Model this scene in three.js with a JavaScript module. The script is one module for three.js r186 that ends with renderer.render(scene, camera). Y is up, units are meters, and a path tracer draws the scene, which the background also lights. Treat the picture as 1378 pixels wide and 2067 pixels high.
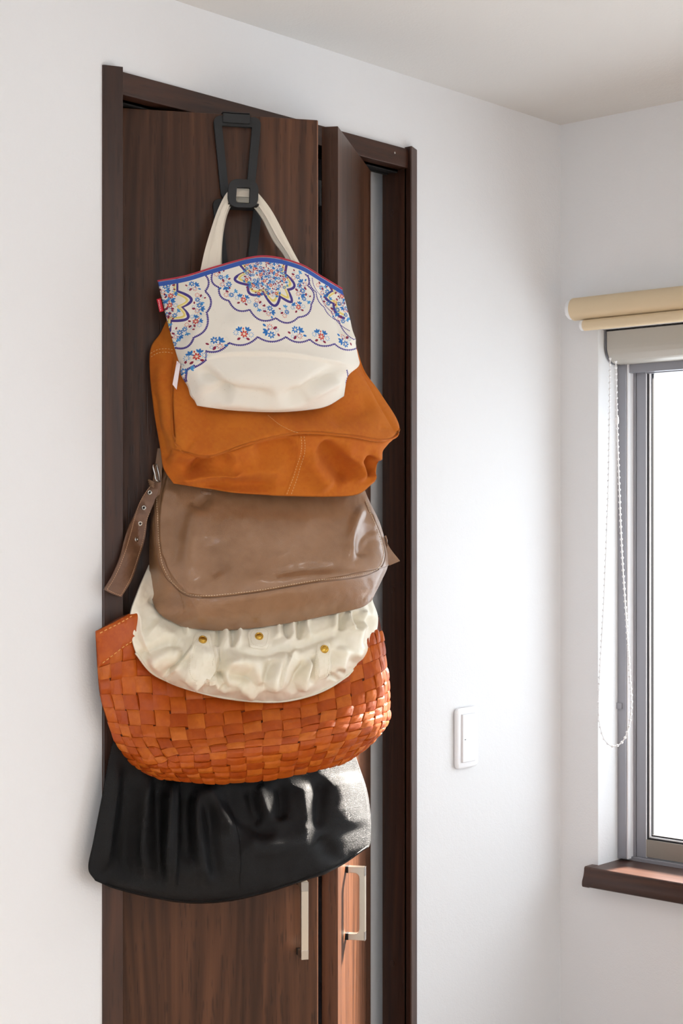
import * as THREE from 'three';
import { RoundedBoxGeometry } from 'three/addons/geometries/RoundedBoxGeometry.js';
import { mergeGeometries, mergeVertices, toCreasedNormals } from 'three/addons/utils/BufferGeometryUtils.js';
import { RectAreaLightUniformsLib } from 'three/addons/lights/RectAreaLightUniformsLib.js';

// ------------------------------------------------------------------ camera, sky, sun, exposure
// World: wall with the closet is the plane z = 0, wall with the window is the plane x = 0, floor y = 0.
const scene = new THREE.Scene();
const renderer = new THREE.WebGLRenderer({ antialias: true });
renderer.toneMapping = THREE.LinearToneMapping;
renderer.toneMappingExposure = 1.14;
renderer.shadowMap.enabled = true;
RectAreaLightUniformsLib.init();

const FOCAL = 3221, CX = 689, HORIZON = 1060;                    // in pixels of the 1378 x 2067 frame
const YAW = THREE.MathUtils.degToRad(42.3);
const RIGHT = new THREE.Vector3(Math.sin(YAW), 0, Math.cos(YAW));
const FORWARD = new THREE.Vector3(Math.cos(YAW), 0, -Math.sin(YAW));
const EYE = new THREE.Vector3(-2.835, 1.546, 1.948);
const camera = new THREE.PerspectiveCamera(2 * THREE.MathUtils.radToDeg(Math.atan(HORIZON / FOCAL)), 1378 / 2067, 0.05, 60);
camera.position.copy(EYE);
camera.lookAt(EYE.clone().add(FORWARD));
camera.setViewOffset(1378, 2 * HORIZON, 0, 0, 1378, 2067);        // vertical lens shift: uprights stay upright
camera.updateProjectionMatrix();
camera.updateMatrixWorld();

scene.background = new THREE.Color(0.85, 0.93, 1.0);              // hazy white sky
scene.backgroundIntensity = 3.3;

const sun = new THREE.DirectionalLight(new THREE.Color(1.0, 0.92, 0.82), 48.0);
sun.position.set(4.4, 4.1, 0.86);                                 // over the garden, slanting along the closet wall
sun.target.position.set(-0.6, 0.9, 0.1);
sun.castShadow = true;
sun.shadow.radius = 16;                                           // veiled by haze
Object.assign(sun.shadow.camera, { left: -3, right: 3, top: 3, bottom: -3, near: 0.1, far: 12 });
sun.shadow.mapSize.set(2048, 2048);
scene.add(sun, sun.target);

// ------------------------------------------------------------------ helpers
const V = (x, y, z) => new THREE.Vector3(x, y, z);
const clamp = (x, a = 0, b = 1) => Math.min(b, Math.max(a, x));
const lerp = (a, b, t) => a + (b - a) * t;
const smooth = (a, b, x) => { const t = clamp((x - a) / (b - a)); return t * t * (3 - 2 * t); };
let seedState = 7;
const seed = (s) => { seedState = s; };
const rnd = (a = 0, b = 1) => { seedState = (seedState * 1664525 + 1013904223) >>> 0; return a + (b - a) * seedState / 4294967296; };

const taken = new Map();
const numbered = (n) => { const k = taken.get(n) ?? 0; taken.set(n, k + 1); return k ? `${n}_${String(k).padStart(3, '0')}` : n; };
function mesh(name, geometry, material, parent, extra) {
  const m = new THREE.Mesh(Array.isArray(geometry) ? merge(geometry) : geometry, material);
  m.name = numbered(name);
  m.castShadow = m.receiveShadow = true;
  if (extra) Object.assign(m.userData, extra);
  (parent ?? scene).add(m);
  return m;
}
function thing(name, label, category, position = V(0, 0, 0), turn = 0) {
  const g = new THREE.Group();
  g.name = numbered(name);
  g.position.copy(position); g.rotation.y = turn;
  g.userData = { label, category };
  scene.add(g); g.updateMatrixWorld(true);
  return g;
}
function structure(name, label, category) {
  const g = new THREE.Group();
  g.name = name; g.userData = { kind: 'structure', label, category };
  scene.add(g);
  return g;
}
function merge(list) {
  return mergeGeometries(list.map((g) => {
    const h = g.index ? g.toNonIndexed() : g.clone();
    for (const k of Object.keys(h.attributes)) if (!['position', 'normal', 'uv'].includes(k)) h.deleteAttribute(k);
    return h;
  }));
}
// uv in metres from the face direction; v runs along the grain
function metric(g, grain = 'y') {
  const p = g.attributes.position, n = g.attributes.normal, uv = new Float32Array(p.count * 2);
  const others = { x: ['y', 'z'], y: ['x', 'z'], z: ['x', 'y'] };
  const get = (a, i, k) => (k === 'x' ? a.getX(i) : k === 'y' ? a.getY(i) : a.getZ(i));
  for (let i = 0; i < p.count; i++) {
    const a = { x: Math.abs(n.getX(i)), y: Math.abs(n.getY(i)), z: Math.abs(n.getZ(i)) };
    const face = a.x >= a.y && a.x >= a.z ? 'x' : a.y >= a.z ? 'y' : 'z';
    let v = grain, u = others[grain].find((k) => k !== face) ?? 'x';
    if (face === grain) [u, v] = others[grain];
    uv[2 * i] = get(p, i, u) + (face === 'x' ? 0.137 : 0); uv[2 * i + 1] = get(p, i, v);
  }
  g.setAttribute('uv', new THREE.BufferAttribute(uv, 2));
  return g;
}
// box between two corners, with rounded edges
function box(x0, y0, z0, x1, y1, z1, r = 0.001, grain = 'y') {
  const [w, h, d] = [Math.abs(x1 - x0), Math.abs(y1 - y0), Math.abs(z1 - z0)];
  const g = r ? new RoundedBoxGeometry(w, h, d, 2, Math.min(r, w / 2.1, h / 2.1, d / 2.1)) : new THREE.BoxGeometry(w, h, d);
  g.translate((x0 + x1) / 2, (y0 + y1) / 2, (z0 + z1) / 2);
  return metric(g.index ? g.toNonIndexed() : g, grain);
}
function cylinder(r, h, at, axis = 'y', n = 32, r2 = r) {
  const g = new THREE.CylinderGeometry(r2, r, h, n);
  if (axis === 'x') g.rotateZ(-Math.PI / 2);
  if (axis === 'z') g.rotateX(Math.PI / 2);
  return g.translate(at.x, at.y, at.z);
}
const tube = (pts, r, seg = 64, rs = 8, closed = false) => new THREE.TubeGeometry(new THREE.CatmullRomCurve3(pts, closed, 'centripetal'), seg, r, rs, closed);

// a point of the place seen at a pixel, on a plane given by a point and a normal
function onPlane(px, py, point, normal) {
  const d = RIGHT.clone().multiplyScalar((px - CX) / FOCAL).add(FORWARD);
  d.y += (HORIZON - py) / FOCAL;
  const t = point.clone().sub(EYE).dot(normal) / d.dot(normal);
  return EYE.clone().addScaledVector(d, t);
}
function project(p) {
  const q = p.clone().sub(EYE), w = q.dot(FORWARD);
  return [CX + FOCAL * q.dot(RIGHT) / w, HORIZON - FOCAL * q.y / w];
}
const wallA = (px, py, z = 0) => onPlane(px, py, V(0, 0, z), V(0, 0, 1));
const wallB = (px, py, x = 0) => onPlane(px, py, V(x, 0, 0), V(1, 0, 0));

// the two leaves of the folding door: local x along the leaf, z out of its face
const FOLD = V(-0.911, 0, 0.144), TURN1 = -THREE.MathUtils.degToRad(33.6);
const D1 = V(Math.cos(TURN1), 0, -Math.sin(TURN1)), N1 = V(Math.sin(TURN1), 0, Math.cos(TURN1));
const LEAF = 0.352, LEAF_T = 0.028, O1 = FOLD.clone().addScaledVector(D1, -LEAF);
const TURN2 = THREE.MathUtils.degToRad(32), O2 = V(-0.859, 0, 0.142);
const D2 = V(Math.cos(TURN2), 0, -Math.sin(TURN2)), N2 = V(Math.sin(TURN2), 0, Math.cos(TURN2));
function leaf1(px, py, mm) {
  const p = onPlane(px, py, O1.clone().addScaledVector(N1, mm / 1000), N1).sub(O1);
  return V(p.dot(D1), p.y, p.dot(N1));
}
const leaf1World = (q) => O1.clone().addScaledVector(D1, q.x).addScaledVector(N1, q.z).setY(q.y);
function leaf2(px, py, mm) {
  const p = onPlane(px, py, O2.clone().addScaledVector(N2, mm / 1000), N2).sub(O2);
  return V(p.dot(D2), p.y, p.dot(N2));
}

// ------------------------------------------------------------------ procedural textures
const hash = (x, y, s) => { let h = (x * 374761393 + y * 668265263 + s * 2147483647) | 0; h = Math.imul(h ^ (h >>> 13), 1274126177); h ^= h >>> 16; return (h >>> 0) / 4294967296; };
function vnoise(x, y, px, py, s) {                                // tiles with periods px, py
  const x0 = Math.floor(x), y0 = Math.floor(y), fx = x - x0, fy = y - y0;
  const u = fx * fx * (3 - 2 * fx), v = fy * fy * (3 - 2 * fy);
  const m = (a, n) => ((a % n) + n) % n;
  const a = hash(m(x0, px), m(y0, py), s), b = hash(m(x0 + 1, px), m(y0, py), s), c = hash(m(x0, px), m(y0 + 1, py), s), d = hash(m(x0 + 1, px), m(y0 + 1, py), s);
  return lerp(lerp(a, b, u), lerp(c, d, u), v);
}
function fbm(x, y, px, py, s, oct = 4) {
  let sum = 0, amp = 0.5, tot = 0;
  for (let o = 0; o < oct; o++) { sum += amp * vnoise(x, y, px, py, s + o * 17); tot += amp; x *= 2; y *= 2; px *= 2; py *= 2; amp *= 0.5; }
  return sum / tot;
}
function dataTexture(w, h, fn, srgb) {                            // fn(u, v) -> [r, g, b] in 0..1
  const a = new Uint8Array(w * h * 4);
  for (let y = 0; y < h; y++) for (let x = 0; x < w; x++) {
    const c = fn(x / w, y / h), o = (y * w + x) * 4;
    a[o] = clamp(c[0]) * 255; a[o + 1] = clamp(c[1] ?? c[0]) * 255; a[o + 2] = clamp(c[2] ?? c[0]) * 255; a[o + 3] = 255;
  }
  const t = new THREE.DataTexture(a, w, h);
  t.wrapS = t.wrapT = THREE.RepeatWrapping; t.magFilter = THREE.LinearFilter; t.minFilter = THREE.LinearMipmapLinearFilter; t.generateMipmaps = true;
  if (srgb) t.colorSpace = THREE.SRGBColorSpace;
  t.needsUpdate = true;
  return t;
}
const sized = (t, w, h = w) => { const c = t.clone(); c.repeat.set(1 / w, 1 / h); c.needsUpdate = true; return c; };
const rgb = (hex) => [(hex >> 16) / 255, ((hex >> 8) & 255) / 255, (hex & 255) / 255];
const mix3 = (a, b, t) => a.map((x, i) => lerp(x, b[i], t));

// wood-grain film: long streaks, pores and a few cathedral arches; 0.5 m x 2 m
function woodTexture(dark, light, s) {
  const height = [];
  const W = 768, H = 1536;
  const color = dataTexture(W, H, (u, v) => {
    const bend = (fbm(u * 3, v * 3, 3, 3, s + 5, 2) - 0.5) * 0.10;
    const x = u + bend;
    const broad = fbm(x * 9, v * 2, 9, 2, s, 3);
    const fine = fbm(x * 70, v * 5, 70, 5, s + 50, 3);
    const rings = 0.5 + 0.5 * Math.sin((x * 26 + fbm(u * 4, v * 2, 4, 2, s + 80, 2) * 7) * 6.283);
    const pore = smooth(0.66, 0.86, fbm(u * 230, v * 60, 230, 60, s + 90, 2));
    let k = 0.42 * broad + 0.36 * fine + 0.13 * rings + 0.12;
    k = clamp((k - 0.28) * 1.9);
    height.push(clamp(0.72 - 0.62 * pore + 0.15 * fine));
    return mix3(mix3(dark, light, k), dark.map((c) => c * 0.65), pore * 0.35);
  }, true);
  let i = 0;
  const relief = dataTexture(W, H, () => { const h = height[i++]; return [h, h, h]; });
  return { color: sized(color, 0.5, 2), relief: sized(relief, 0.5, 2) };
}
// pebbled leather, cells joined by fine creases
function leatherRelief(cells, s, soft = 0.5) {
  const pts = [];
  for (let j = 0; j < cells; j++) for (let i = 0; i < cells; i++) pts.push([i + hash(i, j, s), j + hash(i, j, s + 1)]);
  return dataTexture(512, 512, (u, v) => {
    const x = u * cells, y = v * cells, ci = Math.floor(x), cj = Math.floor(y);
    let a = 9, b = 9;
    for (let dj = -1; dj <= 1; dj++) for (let di = -1; di <= 1; di++) {
      const i = (ci + di + cells) % cells, j = (cj + dj + cells) % cells, p = pts[j * cells + i];
      const d = Math.hypot(p[0] - i + ci + di - x, p[1] - j + cj + dj - y);
      if (d < a) { b = a; a = d; } else if (d < b) b = d;
    }
    const cell = smooth(0, 0.45, b - a), n = fbm(u * 12, v * 12, 12, 12, s + 9, 3);
    const h = lerp(cell, n, soft);
    return [h, h, h];
  });
}
const weaveRelief = dataTexture(512, 512, (u, v) => {
  const n = 64, x = u * n, y = v * n, over = (Math.floor(x) + Math.floor(y)) % 2;
  const fx = Math.sin((x % 1) * Math.PI), fy = Math.sin((y % 1) * Math.PI);
  const slub = 0.25 * fbm(u * 8, v * 64, 8, 64, 3, 2) + 0.25 * fbm(u * 64, v * 8, 64, 8, 4, 2);
  const h = (over ? fx * (0.6 + 0.4 * fy) : fy * (0.6 + 0.4 * fx)) * 0.75 + slub;
  return [h, h, h];
});
const plasterRelief = dataTexture(1024, 1024, (u, v) => {
  const h = 0.55 * fbm(u * 60, v * 60, 60, 60, 21, 4) + 0.45 * fbm(u * 260, v * 260, 260, 260, 22, 2);
  return [h, h, h];
});
const mottle = (lo, hi, s, f = 5, g = 40) => dataTexture(512, 512, (u, v) => {
  const k = 0.65 * fbm(u * f, v * f, f, f, s, 4) + 0.35 * fbm(u * g, v * g, g, g, s + 3, 3);
  return mix3(lo, hi, smooth(0.25, 0.75, k));
}, true);

const std = (o) => new THREE.MeshStandardMaterial(o);
const phys = (o) => new THREE.MeshPhysicalMaterial(o);
const doorWood = woodTexture(rgb(0x2b170d), rgb(0x613e2a), 11);
const trimWood = woodTexture(rgb(0x28150e), rgb(0x4c2e20), 31);
const M = {
  wall: std({ color: 0xe9e9ea, roughness: 0.92, bumpMap: sized(plasterRelief, 0.6), bumpScale: 0.0005 }),
  ceiling: std({ color: 0xe2e0dd, roughness: 0.95, bumpMap: sized(plasterRelief, 0.8), bumpScale: 0.0005 }),
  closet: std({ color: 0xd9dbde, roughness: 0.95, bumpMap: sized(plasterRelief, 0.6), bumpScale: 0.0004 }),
  floor: phys({ map: sized(woodTexture(rgb(0x5f564e), rgb(0x857a70), 51).color, 0.6, 2.4), roughness: 0.32 }),
  door: phys({ map: doorWood.color, bumpMap: doorWood.relief, bumpScale: 0.0003, roughness: 0.34, specularIntensity: 0.6 }),
  trim: phys({ map: trimWood.color, bumpMap: trimWood.relief, bumpScale: 0.0002, roughness: 0.38 }),
  groove: std({ color: 0x0d0b0b, roughness: 0.8 }),
  blackPlastic: std({ color: 0x17181a, roughness: 0.55, bumpMap: sized(plasterRelief, 0.05), bumpScale: 0.00006 }),
  nickel: std({ color: 0xcfc8bb, metalness: 1, roughness: 0.3 }),
  steel: std({ color: 0xbcb8b2, metalness: 1, roughness: 0.22 }),
  brass: std({ color: 0xcaa24a, metalness: 1, roughness: 0.22 }),
  darkBrass: std({ color: 0x7c6030, metalness: 1, roughness: 0.35 }),
  aluminium: std({ color: 0x9a9aa0, metalness: 0.55, roughness: 0.42 }),
  aluminiumWarm: std({ color: 0x9d948a, metalness: 0.55, roughness: 0.42 }),
  gasket: std({ color: 0x141218, roughness: 0.7 }),
  cassette: std({ color: 0xbdb8af, metalness: 0.1, roughness: 0.4 }),
  plastic: std({ color: 0xf2f2f4, roughness: 0.35 }),
  blind: std({ color: 0xecd6b2, roughness: 0.9, bumpMap: sized(weaveRelief, 0.05), bumpScale: 0.0002 }),
  glass: phys({ color: 0xffffff, transmission: 1, thickness: 0, roughness: 0, ior: 1.5 }),
};
// ------------------------------------------------------------------ the room
const CEIL = 2.4, XW = -4.3, ZB = 4.3;                            // west wall and the wall behind the camera
const OPEN = { x0: -1.218, x1: -0.516, y: 2.222 };                // closet opening
const WIN = { z0: 0.095, z1: 1.55, y0: 0.833, y1: 1.957 };        // window in view
const LEFT = { z0: 1.7, z1: 4.0, y0: 0.5, y1: 2.1 };               // window behind the camera's left shoulder
const SIDE = { z0: 1.95, z1: 3.75, y1: 2.0 };                      // garden door in the window wall, beside the camera
          // garden door behind the camera
const S = { kind: 'structure' };

mesh('floor', box(XW - 0.12, -0.1, -0.75, 0.16, 0, ZB + 0.14, 0, 'z'), M.floor, scene, { ...S });
mesh('ceiling', box(XW - 0.12, CEIL, -0.75, 0.16, CEIL + 0.1, ZB + 0.14, 0, 'z'), M.ceiling, scene, { ...S });
mesh('wall_closet', [
  box(XW, 0, -0.06, OPEN.x0 - 0.005, CEIL, 0, 0), box(OPEN.x1 + 0.005, 0, -0.06, 0, CEIL, 0, 0), box(OPEN.x0 - 0.005, OPEN.y + 0.005, -0.06, OPEN.x1 + 0.005, CEIL, 0, 0),
], M.wall, scene, { ...S });
mesh('wall_window', [
  box(0, 0, -0.75, 0.15, CEIL, WIN.z0, 0), box(0, 0, WIN.z1, 0.15, CEIL, SIDE.z0, 0), box(0, 0, SIDE.z1, 0.15, CEIL, ZB + 0.14, 0), box(0, SIDE.y1, SIDE.z0, 0.15, CEIL, SIDE.z1, 0),
  box(0, 0, WIN.z0, 0.15, WIN.y0 - 0.02, WIN.z1, 0), box(0, WIN.y1, WIN.z0, 0.15, CEIL, WIN.z1, 0),
], M.wall, scene, { ...S });
mesh('wall_back', box(XW - 0.12, 0, ZB, 0, CEIL, ZB + 0.14, 0), M.wall, scene, { ...S });
mesh('wall_left', [
  box(XW - 0.12, 0, -0.75, XW, CEIL, LEFT.z0, 0), box(XW - 0.12, 0, LEFT.z1, XW, CEIL, ZB, 0),
  box(XW - 0.12, 0, LEFT.z0, XW, LEFT.y0, LEFT.z1, 0), box(XW - 0.12, LEFT.y1, LEFT.z0, XW, CEIL, LEFT.z1, 0),
], M.wall, scene, { ...S });
mesh('wall_closet_inside', [
  box(XW, 0, -0.75, 0, CEIL, -0.66, 0), box(-0.61, 0, -0.11, -0.47, CEIL, -0.082, 0), box(-0.47, 0, -0.66, -0.38, CEIL, -0.062, 0), box(-2.3, 0, -0.66, -2.2, CEIL, -0.06, 0),
], M.closet, scene, { ...S });

// door lining and casing: dark film-wrapped boards
function casing(x0, x1, thinSide) {                               // front face slopes back to its outer edge
  const s = new THREE.Shape(), a = 0.016, b = 0.004, xi = thinSide < 0 ? [x0, b, x1, a] : [x0, a, x1, b];
  s.moveTo(xi[0], 0); s.lineTo(xi[2], 0); s.lineTo(xi[2], xi[3] - 0.0015); s.lineTo(xi[2] - 0.0015, xi[3]); s.lineTo(xi[0] + 0.0015, xi[1]); s.lineTo(xi[0], xi[1] - 0.0015); s.closePath();
  const g = new THREE.ExtrudeGeometry(s, { depth: 2.2625, bevelEnabled: false });
  g.rotateX(-Math.PI / 2); g.scale(1, 1, -1);
  g.computeVertexNormals();
  const idx = g.toNonIndexed(), p = idx.attributes.position;      // the mirror turned the faces: turn them back
  for (let i = 0; i < p.count; i += 3) for (const k of ['X', 'Y', 'Z']) { const t = p['get' + k](i); p['set' + k](i, p['get' + k](i + 1)); p['set' + k](i + 1, t); }
  idx.computeVertexNormals();
  return metric(idx);
}
mesh('trim_1', [casing(OPEN.x0 - 0.030, OPEN.x0, -1), box(OPEN.x0 - 0.012, 0, -0.056, OPEN.x0, OPEN.y, 0.004, 0.0005)], M.trim, scene, { ...S });
const jamb = mesh('trim_2', [casing(OPEN.x1, OPEN.x1 + 0.033, 1), box(OPEN.x1, 0, -0.056, OPEN.x1 + 0.012, OPEN.y, 0.004, 0.0005)], M.trim, scene, { ...S });
for (const [px, py] of [[790, 430], [790, 1190], [792, 1945]]) {
  const q = onPlane(px, py, V(OPEN.x1, 0, 0), V(1, 0, 0));
  mesh('screw_cap', cylinder(0.0062, 0.002, V(OPEN.x1 - 0.0006, q.y, q.z), 'x', 24), M.trim, jamb);
}
const head = mesh('trim_3', [box(OPEN.x0, OPEN.y, -0.056, OPEN.x1, OPEN.y + 0.036, 0.008, 0.001, 'x')], M.trim, scene, { ...S });
mesh('track_rail', [box(OPEN.x0 + 0.002, OPEN.y - 0.006, -0.046, OPEN.x1 - 0.002, OPEN.y + 0.001, -0.040, 0), box(OPEN.x0 + 0.002, OPEN.y - 0.006, -0.022, OPEN.x1 - 0.002, OPEN.y + 0.001, -0.016, 0), box(OPEN.x0 + 0.002, OPEN.y - 0.004, -0.046, OPEN.x1 - 0.002, OPEN.y + 0.001, -0.016, 0)], M.groove, head);
{
  const q = wallA(797, 308, 0.009);
  mesh('screw', new THREE.SphereGeometry(0.0022, 12, 8).scale(1, 1, 0.5).translate(q.x, q.y, 0.0085), M.steel, head);
}

// folding door, standing half open: two leaves with bar handles
const barProfile = (s) => {                                       // side view of one pull: foot, curved arm, bar
  const h = 0.0625, sh = new THREE.Shape();
  sh.moveTo(0.0, h); sh.lineTo(0.031, h); sh.quadraticCurveTo(0.0335, h, 0.0335, h - 0.003); sh.lineTo(0.0335, -h + 0.003); sh.quadraticCurveTo(0.0335, -h, 0.031, -h); sh.lineTo(0, -h);
  sh.lineTo(0, -h + 0.0095); sh.lineTo(0.014, -h + 0.0095); sh.quadraticCurveTo(0.0245, -h + 0.0095, 0.0245, -h + 0.020);
  sh.lineTo(0.0245, h - 0.020); sh.quadraticCurveTo(0.0245, h - 0.0095, 0.014, h - 0.0095); sh.lineTo(0, h - 0.0095); sh.closePath();
  return sh;
};
function doorHandle(parent, x, y, z = 0) {
  const W = 0.0105;
  const g = new THREE.ExtrudeGeometry(barProfile(), { depth: W, bevelEnabled: true, bevelSize: 0.0006, bevelThickness: 0.0006, bevelSegments: 2, curveSegments: 8 });
  g.translate(0, 0, -W / 2); g.rotateY(-Math.PI / 2); g.translate(x, y, z);
  const h = mesh('door_handle', metric(g), M.nickel, parent, { label: 'brushed nickel bar handle' });
  for (const s of [-1, 1]) mesh('end_cap', box(x - W / 2 - 0.0008, y + s * 0.0555 - 0.008, z + 0.0322, x + W / 2 + 0.0008, y + s * 0.0555 + 0.0075, z + 0.0342, 0.0004), M.steel, h);
  for (const s of [-1, 1]) mesh('foot', box(x - 0.0065, y + s * 0.0577 - 0.0055, z, x + 0.0065, y + s * 0.0577 + 0.0055, z + 0.005, 0.0005), M.groove, h);
  return h;
}
const LEAF_TOP = 2.2155;
{
  const d = structure('door_1', 'left leaf of the dark brown folding closet door, hidden behind the hanging bags', 'door');
  d.position.copy(O1); d.rotation.y = TURN1;
  mesh('panel', box(0, 0.012, -LEAF_T, LEAF, LEAF_TOP, 0, 0.0012), M.door, d);
  mesh('edge_band', box(LEAF - 0.0012, 0.012, -0.002, LEAF + 0.0006, LEAF_TOP - 0.001, 0.0006, 0.0004), std({ color: 0x8c6048, roughness: 0.35 }), d);
  const a = leaf1(614, 1780, 30), b = leaf1(614, 1935, 30);
  doorHandle(d, a.x, (a.y + b.y) / 2, 0);
  for (const y of [2.10, 1.2, 0.3]) mesh('hinge', [box(LEAF + 0.001, y - 0.02, -0.028, LEAF + 0.006, y + 0.02, -0.016, 0.001), cylinder(0.004, 0.042, V(LEAF + 0.0085, y, -0.026), 'y', 16)], M.groove, d);
}
{
  const d = structure('door_2', 'right leaf of the dark brown folding closet door, folded back into the opening', 'door');
  d.position.copy(O2); d.rotation.y = TURN2;
  mesh('panel', box(0, 0.012, -LEAF_T, 0.342, LEAF_TOP, 0, 0.0012), M.door, d);
  const a = leaf2(694, 1757, 0), b = leaf2(694, 1897, 0);
  doorHandle(d, a.x + 0.02, (a.y + b.y) / 2, 0);
}

// ------------------------------------------------------------------ window in view
{
  const w = structure('window_1', 'aluminium sliding window with white daylight and dark wood sill', 'window');
  const z1 = WIN.z1, y0 = WIN.y0, y1 = WIN.y1, X = 0.086;
  const long = (name, m, x0, ya, x1, yb, za, zb, r = 0.0012) => mesh(name, box(x0, ya, za, x1, yb, zb, r), m, w);
  long('frame_jamb', M.aluminium, X + 0.012, y0, X + 0.064, y1, WIN.z0, WIN.z0 + 0.03);
  long('frame_jamb', M.aluminium, X + 0.012, y0, X + 0.064, y1, z1 - 0.03, z1);
  mesh('frame_head', box(X + 0.012, y1 - 0.05, WIN.z0, X + 0.064, y1, z1, 0.001), M.aluminium, w);
  mesh('frame_track', box(X + 0.004, y0 - 0.012, WIN.z0, X + 0.064, y0 + 0.008, z1, 0.001), M.aluminium, w);
  // insect-screen guide rails stand in front of the frame
  long('guide_rail', M.aluminium, X - 0.012, y0 + 0.004, X + 0.012, y1 - 0.05, WIN.z0, WIN.z0 + 0.0205);
  long('guide_rail_lip', M.plastic, X - 0.008, y0 + 0.004, X + 0.012, y1 - 0.05, WIN.z0 + 0.0205, WIN.z0 + 0.0245, 0.0006);
  long('guide_rail', M.aluminium, X - 0.012, y0 + 0.004, X + 0.012, y1 - 0.05, z1 - 0.0205, z1);
  mesh('guide_stop', box(X - 0.016, 1.155, WIN.z0 - 0.001, X - 0.011, 1.168, WIN.z0 + 0.012, 0.001), M.aluminium, w);
  mesh('frame_lip', box(X - 0.004, y1 - 0.088, WIN.z0 + 0.02, X + 0.012, y1 - 0.05, z1, 0.001), M.aluminium, w);
  // sliding sash: stiles, rails, gaskets, pane
  const sx = X + 0.014, sz = WIN.z0 + 0.026;
  const pillar = (name, m, x0, x1, za, zb, ya = y0 + 0.008, yb = y1 - 0.05) => mesh(name, box(x0, ya, za, x1, yb, zb, 0.0008), m, w);
  pillar('sash_stile', M.aluminiumWarm, sx, sx + 0.03, sz - 0.006, sz + 0.0025);
  pillar('sash_groove', M.gasket, sx + 0.008, sx + 0.03, sz + 0.0025, sz + 0.0045);
  pillar('sash_stile', M.aluminium, sx, sx + 0.03, sz + 0.0045, sz + 0.027);
  pillar('sash_lip', M.plastic, sx + 0.001, sx + 0.03, sz + 0.027, sz + 0.0285);
  mesh('sash_rail', box(sx, y0 + 0.010, sz + 0.0285, sx + 0.03, y0 + 0.047, z1 - 0.03, 0.0008), M.aluminiumWarm, w);
  mesh('sash_rail', box(sx, y1 - 0.09, sz + 0.0285, sx + 0.03, y1 - 0.05, z1 - 0.03, 0.0008), M.aluminium, w);
  const gz = sz + 0.0285;
  pillar('gasket', M.gasket, sx + 0.004, sx + 0.012, gz, gz + 0.003, y0 + 0.047);
  mesh('gasket', box(sx + 0.004, y0 + 0.047, gz, sx + 0.012, y0 + 0.050, z1 - 0.03, 0.0005), M.gasket, w);
  pillar('glazing_bead', M.plastic, sx + 0.006, sx + 0.014, gz + 0.003, gz + 0.007, y0 + 0.050);
  mesh('glazing_bead', box(sx + 0.006, y0 + 0.050, gz + 0.003, sx + 0.014, y0 + 0.053, z1 - 0.03, 0.0005), M.plastic, w);
  pillar('gasket', M.gasket, sx + 0.010, sx + 0.018, gz + 0.007, gz + 0.009, y0 + 0.053);
  mesh('gasket', box(sx + 0.010, y0 + 0.053, gz + 0.007, sx + 0.018, y0 + 0.056, z1 - 0.03, 0.0005), M.gasket, w);
  mesh('pane', new THREE.PlaneGeometry(z1 - 0.03 - gz - 0.004, y1 - y0 - 0.13).rotateY(-Math.PI / 2).translate(sx + 0.016, (y0 + y1) / 2 - 0.005, (gz + z1 - 0.03) / 2), M.glass, w);
  // sill board with a moulded nose
  const p = new THREE.Shape();
  p.moveTo(X + 0.03, 0); p.lineTo(-0.026, 0); p.quadraticCurveTo(-0.0300, -0.0005, -0.0302, -0.004);
  p.bezierCurveTo(-0.0305, -0.013, -0.0335, -0.020, -0.0365, -0.0255); p.quadraticCurveTo(-0.039, -0.030, -0.0385, -0.036); p.quadraticCurveTo(-0.038, -0.040, -0.034, -0.0405);
  p.lineTo(0, -0.0405); p.lineTo(0, -0.022); p.lineTo(X + 0.03, -0.022); p.closePath();
  const inner = new THREE.ExtrudeGeometry(p, { depth: z1 - WIN.z0, bevelEnabled: false, curveSegments: 10 }).translate(0, y0, WIN.z0);
  const q = new THREE.Shape();                                    // the horn runs on past the reveal
  q.moveTo(0, 0); q.lineTo(-0.026, 0); q.quadraticCurveTo(-0.0300, -0.0005, -0.0302, -0.004);
  q.bezierCurveTo(-0.0305, -0.013, -0.0335, -0.020, -0.0365, -0.0255); q.quadraticCurveTo(-0.039, -0.030, -0.0385, -0.036); q.quadraticCurveTo(-0.038, -0.040, -0.034, -0.0405);
  q.lineTo(0, -0.0405); q.closePath();
  const horn = new THREE.ExtrudeGeometry(q, { depth: 0.0135, bevelEnabled: true, bevelSize: 0.0008, bevelThickness: 0.0008, bevelSegments: 2, curveSegments: 10 }).translate(0.0008, y0 - 0.0004, WIN.z0 - 0.0143);
  mesh('window_sill', [metric(inner.toNonIndexed(), 'z'), metric(horn.toNonIndexed(), 'z')], M.trim, w, { label: 'dark wood sill board with a moulded nose' });
}
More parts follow.
